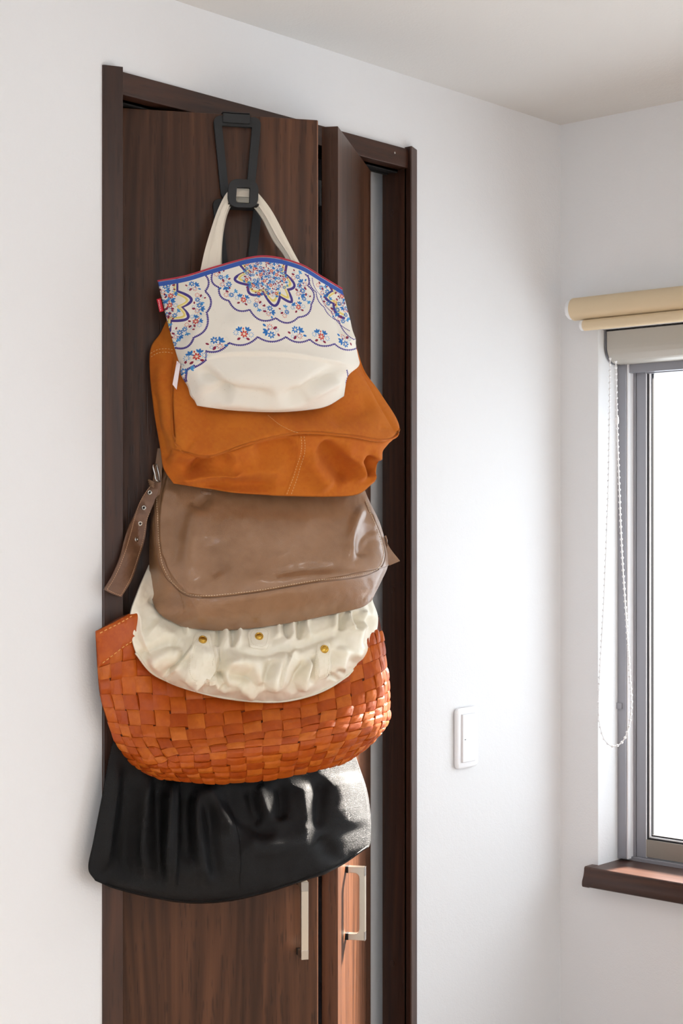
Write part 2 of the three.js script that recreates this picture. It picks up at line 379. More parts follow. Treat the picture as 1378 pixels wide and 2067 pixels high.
// window in the left wall: its daylight is the cool soft light from the left
{
  const w = structure('window_2', 'aluminium window in the left wall behind the camera', 'window');
  const { z0, z1, y0, y1 } = LEFT, X = XW - 0.06;
  for (const z of [z0, (z0 + z1) / 2 - 0.03, z1 - 0.06]) mesh('frame_stile', box(X - 0.02, y0, z, X + 0.02, y1, z + 0.06, 0.002), M.aluminium, w);
  for (const y of [y0, y1 - 0.06]) mesh('frame_rail', box(X - 0.02, y, z0, X + 0.02, y + 0.06, z1, 0.002), M.aluminium, w);
  for (const k of [0, 1]) mesh('pane', new THREE.PlaneGeometry((z1 - z0) / 2 - 0.07, y1 - y0 - 0.1).rotateY(Math.PI / 2).translate(X, (y0 + y1) / 2, lerp(z0, z1, 0.25 + 0.5 * k)), M.glass, w);
}
{
  const w = structure('window_3', 'glazed garden door in the window wall beside the camera', 'window');
  const { z0, z1, y1 } = SIDE;
  for (const z of [z0, (z0 + z1) / 2 - 0.03, z1 - 0.06]) mesh('frame_stile', box(0.06, 0.02, z, 0.1, y1, z + 0.06, 0.002), M.aluminium, w);
  for (const y of [0.0, y1 - 0.06]) mesh('frame_rail', box(0.06, y, z0, 0.1, y + 0.06, z1, 0.002), M.aluminium, w);
  for (const k of [0, 1]) mesh('pane', new THREE.PlaneGeometry((z1 - z0) / 2 - 0.07, y1 - 0.1).rotateY(-Math.PI / 2).translate(0.08, y1 / 2 + 0.01, lerp(z0, z1, 0.25 + 0.5 * k)), M.glass, w);
}
// unseen fill lamp, added under the ceiling to brighten the walls
{
  const at = V(-1.75, CEIL, 2.3);
  const l = thing('added_fill_lamp', 'round white fill lamp added under the ceiling, out of view, to brighten the room', 'lamp', at);
  mesh('fill_lamp_base', cylinder(0.24, 0.03, V(0, -0.015, 0), 'y', 48), M.plastic, l);
  mesh('fill_lamp_shade', cylinder(0.22, 0.04, V(0, -0.05, 0), 'y', 48, 0.2), std({ color: 0xffffff, emissive: 0xfff4e6, emissiveIntensity: 1.5 }), l);
  const a = new THREE.RectAreaLight(new THREE.Color(1, 0.97, 0.94), 16, 0.4, 0.4);
  a.position.set(0, -0.08, 0); a.rotation.x = -Math.PI / 2; l.add(a);
}

// ------------------------------------------------------------------ things on the walls
{ // light switch
  const a = wallA(917, 1430, 0.004), b = wallA(962, 1548, 0.004);
  const cx = (a.x + b.x) / 2, cy = 1.126, s = thing('light_switch', 'white rocker light switch on the wall between the closet and the corner', 'switch', V(cx, cy, 0));
  const sh = new THREE.Shape(), w = 0.029, h = 0.054, rr = 0.005;
  sh.moveTo(-w + rr, -h); sh.lineTo(w - rr, -h); sh.quadraticCurveTo(w, -h, w, -h + rr); sh.lineTo(w, h - rr); sh.quadraticCurveTo(w, h, w - rr, h); sh.lineTo(-w + rr, h); sh.quadraticCurveTo(-w, h, -w, h - rr); sh.lineTo(-w, -h + rr); sh.quadraticCurveTo(-w, -h, -w + rr, -h);
  const plate = toCreasedNormals(new THREE.ExtrudeGeometry(sh, { depth: 0.002, bevelEnabled: true, bevelSize: 0.006, bevelThickness: 0.004, bevelSegments: 6, curveSegments: 8 }).translate(0, 0, 0.004), 0.6);
  const front = mesh('plate', plate, M.plastic, s);
  mesh('rocker', new RoundedBoxGeometry(0.0425, 0.094, 0.006, 3, 0.0012).rotateY(0.03).translate(0, 0, 0.0102), M.plastic, s);
  mesh('rocker_gap', new RoundedBoxGeometry(0.0445, 0.096, 0.001, 1, 0.0004).translate(0, 0, 0.0099), std({ color: 0xdcdce0, roughness: 0.6 }), s);
  mesh('indicator', box(-0.016, -0.0035, 0.013, -0.0115, -0.0015, 0.0139, 0.0004), std({ color: 0x55565a, roughness: 0.5 }), s);
}
{ // rolled-up blind above the window
  const r = 0.0235, x = -0.045, y = 1.996, z0 = 0.066, z1 = 1.62;
  const g = thing('roller_blind', 'cream fabric roller blind wound up above the window', 'blind', V(x, y, 0));
  const roll = cylinder(r, z1 - z0, V(0, 0, (z0 + z1) / 2), 'z', 48);
  mesh('fabric_roll', roll, M.blind, g);
  mesh('end_disc', [cylinder(0.0205, 0.010, V(0, 0, z0 - 0.005), 'z', 40), cylinder(0.0165, 0.013, V(0, 0, z0 - 0.0065), 'z', 32)], M.plastic, g, { label: 'white plastic end disc' });
  mesh('end_disc', cylinder(0.0205, 0.010, V(0, 0, z1 + 0.005), 'z', 40), M.plastic, g);
  mesh('hem_bar', cylinder(0.0115, z1 - z0 - 0.03, V(-0.002, -0.0355, (z0 + z1) / 2 + 0.012), 'z', 32), M.blind, g);
  mesh('hem_cap', cylinder(0.0108, 0.007, V(-0.002, -0.0355, z0 + 0.0235), 'z', 24), M.plastic, g);
  mesh('bracket', [box(-0.012, -0.012, z0 - 0.0155, 0.045, 0.012, z0 - 0.0125, 0.001)], M.plastic, g);
  mesh('bracket', [box(-0.012, -0.012, z1 + 0.0125, 0.045, 0.012, z1 + 0.0155, 0.001)], M.plastic, g);
}
{ // insect-screen cassette with its bead chain
  const z0 = 0.0985, z1 = 1.545, top = 1.9540;
  const g = thing('screen_cassette', 'grey metal screen cassette across the top of the window with a bead chain', 'screen', V(0.03, top, 0));
  const p = new THREE.Shape();
  p.moveTo(0.05, 0); p.lineTo(-0.008, 0); p.lineTo(-0.008, -0.030); p.bezierCurveTo(-0.008, -0.052, 0.004, -0.064, 0.022, -0.067); p.lineTo(0.05, -0.067); p.closePath();
  const body = new THREE.ExtrudeGeometry(p, { depth: z1 - z0 - 0.004, bevelEnabled: false, curveSegments: 16 }).translate(0, 0, z0 + 0.004);
  mesh('housing', toCreasedNormals(body, 0.5), M.cassette, g);
  mesh('shadow_gap_strip', box(-0.0085, -0.001, z0, 0.05, 0.0015, z1, 0.0005), M.gasket, g);  // dark strip painted in for the shadow gap above the housing
  const cap = new THREE.ExtrudeGeometry(p, { depth: 0.002, bevelEnabled: true, bevelSize: 0.001, bevelThickness: 0.0008, curveSegments: 16 }).translate(0, 0, z0);
  mesh('end_cap', cap, std({ color: 0x6b6b72, roughness: 0.5 }), g);
  // bead chain: a hanging loop, one strand swung out in front of the wall
  const P = [[1231, 724, 16], [1230, 820, 9], [1228, 960, 2], [1224, 1080, -8], [1218, 1220, -14], [1211, 1340, -16], [1207.5, 1420, -17], [1210, 1462, -18], [1221, 1495, -19], [1238, 1507, -20],
    [1256, 1497, -20], [1269, 1465, -19], [1274, 1420, -18], [1271, 1370, -17], [1264, 1260, -14], [1255, 1120, -9], [1249, 980, -2], [1245, 850, 5], [1242.5, 730, 14]];
  const pts = P.map(([px, py, mm]) => wallB(px, py, mm / 1000).sub(g.position));
  const curve = new THREE.CatmullRomCurve3(pts, false, 'centripetal');
  const L = curve.getLength(), beads = [], n = Math.round(L / 0.0128);
  const bead = new THREE.SphereGeometry(0.0029, 10, 8);
  for (let i = 0; i <= n; i++) { const q = curve.getPointAt(i / n); beads.push(bead.clone().translate(q.x, q.y, q.z)); }
  const white = std({ color: 0xf4f4f6, roughness: 0.35 });
  const chain = mesh('bead_chain', new THREE.TubeGeometry(curve, 300, 0.0013, 6), white, g, { label: 'white looped bead chain' });
  mesh('bead', beads, white, chain, { kind: 'stuff' });
  const c = wallB(1244.5, 849, 0.005).sub(g.position);
  mesh('connector', new THREE.CapsuleGeometry(0.0042, 0.009, 6, 16).translate(c.x, c.y, c.z), M.plastic, chain);
}
// ------------------------------------------------------------------ soft goods: lofted sheets with folds
function cr(p0, p1, p2, p3, t) {
  const t2 = t * t, t3 = t2 * t;
  return 0.5 * (2 * p1 + (p2 - p0) * t + (2 * p0 - 5 * p1 + 4 * p2 - p3) * t2 + (3 * p1 - p0 - 3 * p2 + p3) * t3);
}
function spline(list, t) {                                        // list of Vector3, t in 0..1, ends extrapolated
  const n = list.length - 1, f = clamp(t) * n, i = Math.min(n - 1, Math.floor(f)), u = f - i;
  const a = list[i], b = list[i + 1];
  const p = list[i - 1] ?? a.clone().multiplyScalar(2).sub(b), q = list[i + 2] ?? b.clone().multiplyScalar(2).sub(a);
  return V(cr(p.x, a.x, b.x, q.x, u), cr(p.y, a.y, b.y, q.y, u), cr(p.z, a.z, b.z, q.z, u));
}
// beyond the leaf's left edge a bag leans against the door casing and stays in front of it
const ahead = (x) => (x < 0.062 ? Math.max(0, (0.078 - 0.553 * x) / 0.833) * (1 - smooth(0.034, 0.062, x)) : 0);
const toLeaf = (row) => {
  const out = row.map(([px, py, mm]) => {
    let q = leaf1(px, py, mm);
    for (let k = 0; k < 4; k++) { const n = ahead(q.x); if (q.z < n) q = leaf1(px, py, n * 1000); }
    return q;
  });
  if (out.length > 5 && out[0].z * 1000 > row[0][2] + 1 && out[1].z < out[0].z * 0.78) out[1] = leaf1(row[1][0], row[1][1], out[0].z * 780);
  return out;
};
// distance in pixels from (x, y) to a polyline: [distance, share of the way along, side]
function along(path, x, y) {
  let best = 1e9, at = 0, side = 1, run = 0, hit = 0;
  for (let k = 0; k < path.length - 1; k++) {
    const [ax, ay] = path[k], [bx, by] = path[k + 1], dx = bx - ax, dy = by - ay, l = Math.hypot(dx, dy);
    const t = clamp(((x - ax) * dx + (y - ay) * dy) / (l * l)), ex = x - ax - t * dx, ey = y - ay - t * dy, d = Math.hypot(ex, ey);
    if (d < best) { best = d; hit = run + t * l; side = Math.sign(dx * ey - dy * ex) || 1; }
    run += l;
  }
  return [best, hit / run, side];
}
// folds: ridge / valley (round), crease (sharp), lap (one side steps up over the other)
function relief(folds, x, y) {
  let h = 0;
  for (const f of folds) {
    if (x < f.box[0] || x > f.box[2] || y < f.box[1] || y > f.box[3]) continue;
    const [d, t, side] = along(f.path, x, y), e = f.open ? 1 : smooth(0, 0.22, t) * smooth(0, 0.22, 1 - t);
    if (f.kind === 'crease') h -= f.a * e * Math.exp(-d / f.w);
    else if (f.kind === 'lap') h += f.a * e * lerp(Math.exp(-d / f.w), -0.4 * Math.exp(-d / (0.5 * f.w)), smooth(-3.5, 3.5, side * d));
    else h += f.a * e * Math.exp(-(d * d) / (2 * f.w * f.w));
  }
  return h;
}
const fold = (kind, a, w, path, open) => {
  const m = 4 * w, xs = path.map((p) => p[0]), ys = path.map((p) => p[1]);
  return { kind, a: a / 1000, w, path, open, box: [Math.min(...xs) - m, Math.min(...ys) - m, Math.max(...xs) + m, Math.max(...ys) + m] };
};
// step in a sheet along one of its own lines: raised on the side where d > 0, sunk on the other
const tuck = (d, up, down, h) => (d >= -1e-6 ? h * Math.exp(-d / up) : -h * Math.exp(d / down));
const smoothPath = (pts, n = 8) => {                              // rounds a pixel path
  const c = new THREE.CatmullRomCurve3(pts.map(([x, y]) => V(x, y, 0)), false, 'centripetal'), out = [];
  for (let i = 0; i <= (pts.length - 1) * n; i++) { const q = c.getPoint(i / ((pts.length - 1) * n)); out.push([q.x, q.y]); }
  return out;
};
class Sheet {
  constructor(rows, nu, nv, { folds = [], gain = 1, ripple = null, edge = 0.03, origin = V(0, 0, 0), edgeTop = true } = {}) {
    Object.assign(this, { nu, nv, origin });
    const lists = rows.map(toLeaf), base = [];
    for (let i = 0; i <= nu; i++) {
      const column = lists.map((r) => spline(r, i / nu));
      for (let j = 0; j <= nv; j++) base[j * (nu + 1) + i] = spline(column, j / nv);
    }
    this.p = base;
    this.normals();
    const out = [];
    for (let j = 0; j <= nv; j++) for (let i = 0; i <= nu; i++) {
      const k = j * (nu + 1) + i, q = this.p[k], [x, y] = project(leaf1World(q));
      const s = i / nu, t = j / nv, e = smooth(0, edge, s) * smooth(0, edge, 1 - s) * smooth(0, edge, 1 - t) * (edgeTop ? smooth(0, edge, t) : 1);
      let h = gain * relief(folds, x, y) * lerp(0.15, 1, e);
      if (ripple) h += ripple(x, y, s, t) * e;
      out.push(q.clone().addScaledVector(this.n[k], h));
    }
    this.p = out;
    this.normals();
    this.px = this.p.map((q) => project(leaf1World(q)));
    this.p = this.p.map((q) => q.clone().sub(origin));
  }
  normals() {
    const { nu, nv, p } = this;
    this.n = p.map((_, k) => {
      const i = k % (nu + 1), j = (k - i) / (nu + 1), at = (a, b) => p[clamp(b, 0, nv) * (nu + 1) + clamp(a, 0, nu)];
      const du = at(i + 1, j).clone().sub(at(i - 1, j)), dv = at(i, j + 1).clone().sub(at(i, j - 1));
      return dv.cross(du).normalize();
    });
  }
  at(s, t) {                                                      // point and normal at grid shares
    const { nu, nv } = this, f = clamp(s) * nu, g = clamp(t) * nv, i = Math.min(nu - 1, Math.floor(f)), j = Math.min(nv - 1, Math.floor(g)), u = f - i, v = g - j, k = j * (nu + 1) + i;
    const mixAt = (a) => a[k].clone().multiplyScalar((1 - u) * (1 - v)).addScaledVector(a[k + 1], u * (1 - v)).addScaledVector(a[k + nu + 1], (1 - u) * v).addScaledVector(a[k + nu + 2], u * v);
    return { p: mixAt(this.p), n: mixAt(this.n).normalize() };
  }
  locate(x, y) {                                                  // the spot of the sheet that the photograph shows at a pixel
    const { nu, nv, px } = this;
    let best = 1e12, bk = 0;
    for (let k = 0; k < px.length; k++) { const d = (px[k][0] - x) ** 2 + (px[k][1] - y) ** 2; if (d < best) { best = d; bk = k; } }
    let i = bk % (nu + 1), j = (bk - i) / (nu + 1), s = i, t = j;
    for (let it = 0; it < 4; it++) {
      const i0 = clamp(Math.floor(s), 0, nu - 1), j0 = clamp(Math.floor(t), 0, nv - 1), a = px[j0 * (nu + 1) + i0], b = px[j0 * (nu + 1) + i0 + 1], c = px[(j0 + 1) * (nu + 1) + i0];
      const ux = b[0] - a[0], uy = b[1] - a[1], vx = c[0] - a[0], vy = c[1] - a[1], det = ux * vy - uy * vx || 1e-9, rx = x - a[0], ry = y - a[1];
      s = clamp(i0 + (rx * vy - ry * vx) / det, clamp(i - 2, 0, nu), clamp(i + 2, 0, nu)); t = clamp(j0 + (ux * ry - uy * rx) / det, clamp(j - 2, 0, nv), clamp(j + 2, 0, nv));
    }
    return this.at(s / nu, t / nv);
  }
  // closed body: this sheet in front, a back sheet sharing its rim
  body(backTop, backBottom) {
    const { nu, nv, p } = this, w = nu + 1, back = [];
    const [tz, bz] = [backTop / 1000 - this.origin.z, backBottom / 1000 - this.origin.z];
    for (let j = 0; j <= nv; j++) for (let i = 0; i <= nu; i++) {
      const q = p[j * w + i], s = i / nu, t = j / nv;
      const rim = Math.max(1 - Math.sin(Math.PI * clamp(s)) ** 0.35, 1 - Math.sin(Math.PI * clamp(t)) ** 0.35);
      const side = lerp(p[j * w].z, p[j * w + nu].z, s), ends = lerp(p[i].z, p[nv * w + i].z, t), sw = Math.min(s, 1 - s), tw = Math.min(t, 1 - t);
      const rimZ = i === 0 || i === nu || j === 0 || j === nv ? q.z : (side * tw + ends * sw) / (sw + tw + 1e-9);
      back.push(V(q.x, q.y, i === 0 || i === nu || j === 0 || j === nv ? q.z 
        : Math.min(q.z - 0.002, Math.max(lerp(lerp(tz, bz, t), rimZ, rim), ahead(q.x + this.origin.x) - 0.004))));
    }
    return this.weld([p, back], true);
  }
  shell(mm) { return this.weld([this.p, this.p.map((q, k) => q.clone().addScaledVector(this.n[k], -mm / 1000))], false); }
  weld([front, back], shared) {
    const { nu, nv } = this, w = nu + 1, n = front.length, pos = [], uv = [], idx = [];
    for (const q of [...front, ...back]) { pos.push(q.x, q.y, q.z); uv.push(q.x, q.y); }
    const quad = (a, b, c, d) => idx.push(a, c, b, b, c, d);
    for (let j = 0; j < nv; j++) for (let i = 0; i < nu; i++) {
      const a = j * w + i;
      quad(a, a + 1, a + w, a + w + 1);
      quad(n + a + 1, n + a, n + a + w + 1, n + a + w);
    }
    if (!shared) {
      for (let i = 0; i < nu; i++) { quad(n + i, n + i + 1, i, i + 1); const b = nv * w + i; quad(b, b + 1, n + b, n + b + 1); }
      for (let j = 0; j < nv; j++) { const a = j * w, b = a + nu; quad(n + a, a, n + a + w, a + w); quad(b, n + b, b + w, n + b + w); }
    }
    let g = new THREE.BufferGeometry();
    g.setAttribute('position', new THREE.Float32BufferAttribute(pos, 3));
    g.setAttribute('uv', new THREE.Float32BufferAttribute(uv, 2));
    g.setIndex(idx);
    if (shared) g = mergeVertices(g, 1e-6);
    g.computeVertexNormals();
    return shared ? g : toCreasedNormals(g, 0.9);
  }
  path3(points, lift = 0) { return points.map(([x, y]) => { const q = this.locate(x, y); return q.p.addScaledVector(q.n, lift); }); }
  cord(points, r, lift = 0.0006) { const pts = this.path3(points, lift); return tube(pts, r, pts.length * 3, 8); }
  stitches(points, { long = 3.4, gap = 1.7, r = 0.55, lift = 0.3 } = {}) {   // millimetres
    const pts = [], nrm = [];
    for (const [x, y] of points) { const q = this.locate(x, y); pts.push(q.p); nrm.push(q.n); }
    const c = new THREE.CatmullRomCurve3(pts, false, 'centripetal'), L = c.getLength() * 1000, n = Math.max(1, Math.floor(L / (long + gap))), out = [];
    const unit = new THREE.CapsuleGeometry(r / 1000, (long - 2 * r) / 1000, 2, 5);
    for (let k = 0; k < n; k++) {
      const u = (k + 0.5) / n, q = c.getPointAt(u), dir = c.getTangentAt(u), m = nrm[Math.min(nrm.length - 1, Math.round(u * (nrm.length - 1)))];
      const t = new THREE.Matrix4().compose(q.addScaledVector(m, lift / 1000), new THREE.Quaternion().setFromUnitVectors(V(0, 1, 0), dir), V(1, 1, 1));
      out.push(unit.clone().applyMatrix4(t));
    }
    return merge(out);
  }
  // a small piece lying on the sheet: shape(a, b) gives its pixel for a, b in 0..1
  patch(shape, nu, nv, mm) {
    const w = nu + 1, top = [], low = [];
    for (let j = 0; j <= nv; j++) for (let i = 0; i <= nu; i++) {
      const [x, y] = shape(i / nu, j / nv), q = this.locate(x, y), e = Math.min(i, nu - i, j, nv - j);
      low.push(q.p.clone().addScaledVector(q.n, -0.0012));
      top.push(q.p.clone().addScaledVector(q.n, (e === 0 ? 0.45 : e === 1 ? 0.9 : 1) * mm / 1000));
    }
    return Sheet.prototype.weld.call({ nu, nv }, [top, low], false);
  }
}
const roundedQuad = (A, B, C, D, r = 0.25) => (a, b) => {         // A top-left, B top-right, C bottom-left, D bottom-right, corners pulled in
  const u = 2 * a - 1, v = 2 * b - 1, k = r * 0.5;
  const a2 = 0.5 + 0.5 * u * Math.sqrt(1 - k * v * v * v * v), b2 = 0.5 + 0.5 * v * Math.sqrt(1 - k * u * u * u * u);
  return [0, 1].map((i) => lerp(lerp(A[i], B[i], a2), lerp(C[i], D[i], a2), b2));
};
function bag(name, label, foot) {                                 // a group at the thing's base on the leaf's face
  const base = leaf1(foot[0], foot[1], 0);
  const g = thing(name, label, 'bag', leaf1World(base), TURN1);
  return { g, origin: base };
}

// ------------------------------------------------------------------ hanger: black links hooked over the door leaf
{
  const base = V(leaf1(480, 420, 2).x, leaf1(480, 640, 2).y, 0);
  const g = thing('bag_hanger', 'black plastic link hanger hooked over the top of the closet door leaf', 'hanger', leaf1World(base), TURN1);
  const P = (px, py, mm) => { const q = leaf1(px, py, mm).sub(base); return [q.x, q.y]; };
  const ring = (outer, inner, mm, depth, ro, ri) => {             // outer, inner: four pixel corners TL TR BR BL
    const trace = (c, r, s) => {
      const v = c.map(([x, y]) => new THREE.Vector2(...P(x, y, mm)));
      v.forEach((q, i) => {
        const a = v[(i + 3) % 4].clone().sub(q), b = v[(i + 1) % 4].clone().sub(q), rr = Math.min(r, a.length() / 2.2, b.length() / 2.2);
        const s0 = q.clone().add(a.setLength(rr)), s1 = q.clone().add(b.setLength(rr));
        if (i === 0) s.moveTo(s0.x, s0.y); else s.lineTo(s0.x, s0.y);
        s.quadraticCurveTo(q.x, q.y, s1.x, s1.y);
      });
      s.closePath();
      return s;
    };
    const s = trace(outer, ro, new THREE.Shape());
    s.holes.push(trace(inner, ri, new THREE.Path()));
    const e = new THREE.ExtrudeGeometry(s, { depth: depth / 1000, bevelEnabled: true, bevelSize: 0.0008, bevelThickness: 0.0008, bevelSegments: 3, curveSegments: 10 });
    return toCreasedNormals(e.translate(0, 0, (mm - depth) / 1000 - 0.0008), 0.5);
  };
  const M1 = M.blackPlastic;
  mesh('link_frame', metric(ring([[431, 233], [527, 238], [511, 404], [448, 404]], [[448, 253], [509, 257], [498, 380], [461, 380]], 9, 5.5, 0.014, 0.002)), M1, g);
  mesh('link_frame', metric(ring([[429, 401], [530, 406], [508, 600], [452, 600]], [[447, 421], [512, 424], [493, 580], [466, 580]], 8, 5.0, 0.014, 0.002)), M1, g);
  const hook = mesh('hook_loop', metric(ring([[462, 361], [521, 364], [520, 419], [461, 417]], [[478, 378], [505, 379], [504, 411], [476, 409]], 50, 6, 0.017, 0.002)), M1, g);
  const a = leaf1(457, 412, 30).sub(base), b = leaf1(519, 419.5, 30).sub(base);
  mesh('hook_arm', box(a.x, b.y, 0.002, b.x, a.y, 0.047, 0.003), M1, hook);
  const t0 = leaf1(448, 232, 4).sub(base), t1 = leaf1(503, 251, 4).sub(base), top = LEAF_TOP - base.y;
  mesh('door_clip', [
    box(t0.x, t1.y, 0.0092, t1.x, top - 0.001, 0.0118, 0.001), box(t0.x, top + 0.0002, -LEAF_T - 0.003, t1.x, top + 0.0016, 0.0102, 0.0005),
    box(t0.x, top - 0.03, -LEAF_T - 0.003, t1.x, top + 0.0016, -LEAF_T - 0.0004, 0.001), box(t0.x, t1.y - 0.001, 0.0008, t1.x, t1.y + 0.002, 0.0118, 0.001),
  ], M1, g);
}
// ------------------------------------------------------------------ 1: printed canvas tote on the hook
{
  const { g, origin } = bag('tote_bag', 'small cream canvas tote with blue, red and yellow floral print, topmost of the hanging bags', [545, 833]);
  const R = smoothPath;
  const front = new Sheet([
    [[318, 567, 45], [374, 557, 62], [440, 537, 74], [528, 517, 80], [603, 532, 74], [652, 560, 62], [690, 582, 45]],
    [[335, 640, 47], [387, 632, 84], [452, 622, 104], [535, 615, 112], [610, 622, 104], [668, 637, 84], [707, 652, 46]],
    [[353, 705, 52], [397, 700, 96], [457, 690, 122], [540, 690, 130], [620, 692, 122], [690, 706, 96], [722, 716, 52]],
    [[367, 748, 60], [401, 738, 104], [462, 730, 132], [545, 726, 142], [625, 732, 132], [690, 742, 102], [724, 738, 62]],
    [[384, 788, 72], [410, 778, 108], [467, 775, 138], [550, 776, 148], [625, 776, 138], [676, 774, 106], [702, 760, 74]],
    [[398, 819, 86], [422, 823, 96], [477, 829, 106], [555, 832, 112], [620, 828, 106], [660, 820, 98], [694, 800, 86]],
  ], 120, 110, {
    origin, edge: 0.03, gain: 2.4,
    folds: [
      fold('lap', 3, 16, R([[400, 733], [440, 719], [520, 716], [600, 720], [660, 730], [722, 742]])),
      fold('valley', -7, 9, R([[392, 742], [425, 762], [448, 786], [470, 812]])),
      fold('valley', -7, 9, R([[705, 744], [668, 754], [640, 772], [612, 795], [560, 805]])),
      fold('ridge', 4, 7, R([[690, 765], [650, 785], [610, 808]])),
      fold('valley', -5, 10, R([[400, 800], [450, 792], [520, 800], [560, 798]])),
      fold('ridge', 3, 9, R([[420, 812], [480, 812], [560, 818], [640, 806]])),
      fold('valley', -3, 12, R([[345, 690], [380, 650], [400, 600]])),
      fold('ridge', 3, 9, R([[680, 600], [700, 660], [715, 710]])),
      fold('valley', -4, 6, R([[640, 570], [672, 622], [705, 690]])),
      fold('ridge', 2.5, 16, R([[440, 660], [520, 650], [620, 660]])),
      fold('ridge', 3, 10, R([[380, 730], [372, 780], [395, 815]])),
    ],
    ripple: (x, y) => 0.0022 * (fbm(x / 60 + 40, y / 60 + 40, 256, 256, 71, 3) - 0.5) + 0.0008 * (fbm(x / 15 + 40, y / 15 + 40, 512, 512, 72, 2) - 0.5),
  });
  // the print lies on the cloth in the cloth's own metres
  const W = 2048, H = 1536, SX = 0.4, SY = 0.3, K = 4.05;
  const canvas = document.createElement('canvas'); canvas.width = W; canvas.height = H;
  const c = canvas.getContext('2d');
  c.fillStyle = '#f5efe3'; c.fillRect(0, 0, W, H);
  seed(99);
  for (let i = 0; i < 900; i++) { c.fillStyle = rnd() < 0.5 ? 'rgba(170,150,120,0.28)' : 'rgba(255,252,245,0.5)'; c.fillRect(rnd(0, W), rnd(0, H), rnd(1, 6), rnd(1, 4)); }
  const T = (x, y) => { const q = front.locate(x, y).p; return [(q.x + SX / 2) / SX * W, (1 - q.y / SY) * H]; };
  const trace = (pts, closed) => { c.beginPath(); pts.forEach(([x, y], i) => { const q = T(x, y); i ? c.lineTo(...q) : c.moveTo(...q); }); if (closed) c.closePath(); };
  const stroke = (pts, color, width) => { c.strokeStyle = color; c.lineWidth = width * K; c.lineJoin = c.lineCap = 'round'; trace(pts); c.stroke(); };
  const BLUE = '#2f78c4', LIGHT = '#4c9ad8', PURPLE = '#4a3c8c', YELLOW = '#ecd877', RED = '#d2402f', WINE = '#8e2240', BAND = '#3a5fb4';
  const arc = (a, b, tip, n = 12) => { const q = [2 * tip[0] - 0.5 * (a[0] + b[0]), 2 * tip[1] - 0.5 * (a[1] + b[1])], out = []; for (let i = 0; i <= n; i++) { const t = i / n; out.push([0, 1].map((k) => (1 - t) ** 2 * a[k] + 2 * t * (1 - t) * q[k] + t * t * b[k])); } return out; };
  const scallop = (cusps, centre, bulge = 0.24) => {
    const out = [];
    for (let i = 0; i < cusps.length - 1; i++) {
      const a = cusps[i], b = cusps[i + 1], l = Math.hypot(b[0] - a[0], b[1] - a[1]);
      let n = [b[1] - a[1], a[0] - b[0]]; const m = [(a[0] + b[0]) / 2, (a[1] + b[1]) / 2];
      if (n[0] * (m[0] - centre[0]) + n[1] * (m[1] - centre[1]) < 0) n = [-n[0], -n[1]];
      out.push(...arc(a, b, [m[0] + n[0] * bulge, m[1] + n[1] * bulge], Math.max(6, Math.round(l / 3))));
    }
    return out;
  };
  const zigzag = (pts, color, thin = 1) => {                      // a line with small teeth on it
    stroke(pts, color, 1.5 * thin);
    c.fillStyle = color;
    let carry = 0;
    for (let i = 0; i < pts.length - 1; i++) {
      const [ax, ay] = pts[i], [bx, by] = pts[i + 1], l = Math.hypot(bx - ax, by - ay);
      for (let d = carry; d < l; d += 3.6) {
        const [x, y] = T(lerp(ax, bx, d / l), lerp(ay, by, d / l)), ang = Math.atan2(by - ay, bx - ax);
        c.save(); c.translate(x, y); c.rotate(ang); c.beginPath(); c.moveTo(-1.5 * K, -1.8 * K * thin); c.lineTo(1.3 * K, -1.8 * K * thin); c.lineTo(1.0 * K, 2.2 * K * thin); c.lineTo(-1.0 * K, 2.2 * K * thin); c.fill(); c.restore();
      }
      carry = ((carry - l) % 3.6 + 3.6) % 3.6;
    }
  };
  const leafShape = (x, y, len, wid, ang, color) => {
    c.save(); c.translate(x, y); c.rotate(ang); c.fillStyle = color;
    c.beginPath(); c.moveTo(0, 0); c.bezierCurveTo(len * 0.3, -wid, len * 0.8, -wid * 0.8, len, 0); c.bezierCurveTo(len * 0.8, wid * 0.8, len * 0.3, wid, 0, 0); c.fill(); c.restore();
  };
  const daisy = (x, y, r, color, n = 7) => { for (let i = 0; i < n; i++) leafShape(x + Math.cos(i * 6.283 / n) * r * 0.25, y + Math.sin(i * 6.283 / n) * r * 0.25, r * 0.8, r * 0.34, i * 6.283 / n, color); c.fillStyle = '#f3e6c8'; c.beginPath(); c.arc(x, y, r * 0.24, 0, 7); c.fill(); };
  const burst = (x, y, r, color) => { for (let i = 0; i < 8; i++) { const a = i * 0.785; leafShape(x + Math.cos(a) * r * 0.45, y + Math.sin(a) * r * 0.45, r * 0.6, r * 0.16, a, color); } };
  const trefoil = (x, y, s, a, color) => { for (const d of [-0.8, 0, 0.8]) leafShape(x, y, s, s * 0.34, a + d, color); leafShape(x, y, s * 0.7, s * 0.2, a + 2.4, color); };
  const curl = (x, y, s, a) => { c.strokeStyle = LIGHT; c.lineWidth = 0.5 * K; c.beginPath(); c.arc(x, y, s, a, a + 3.6); c.stroke(); };
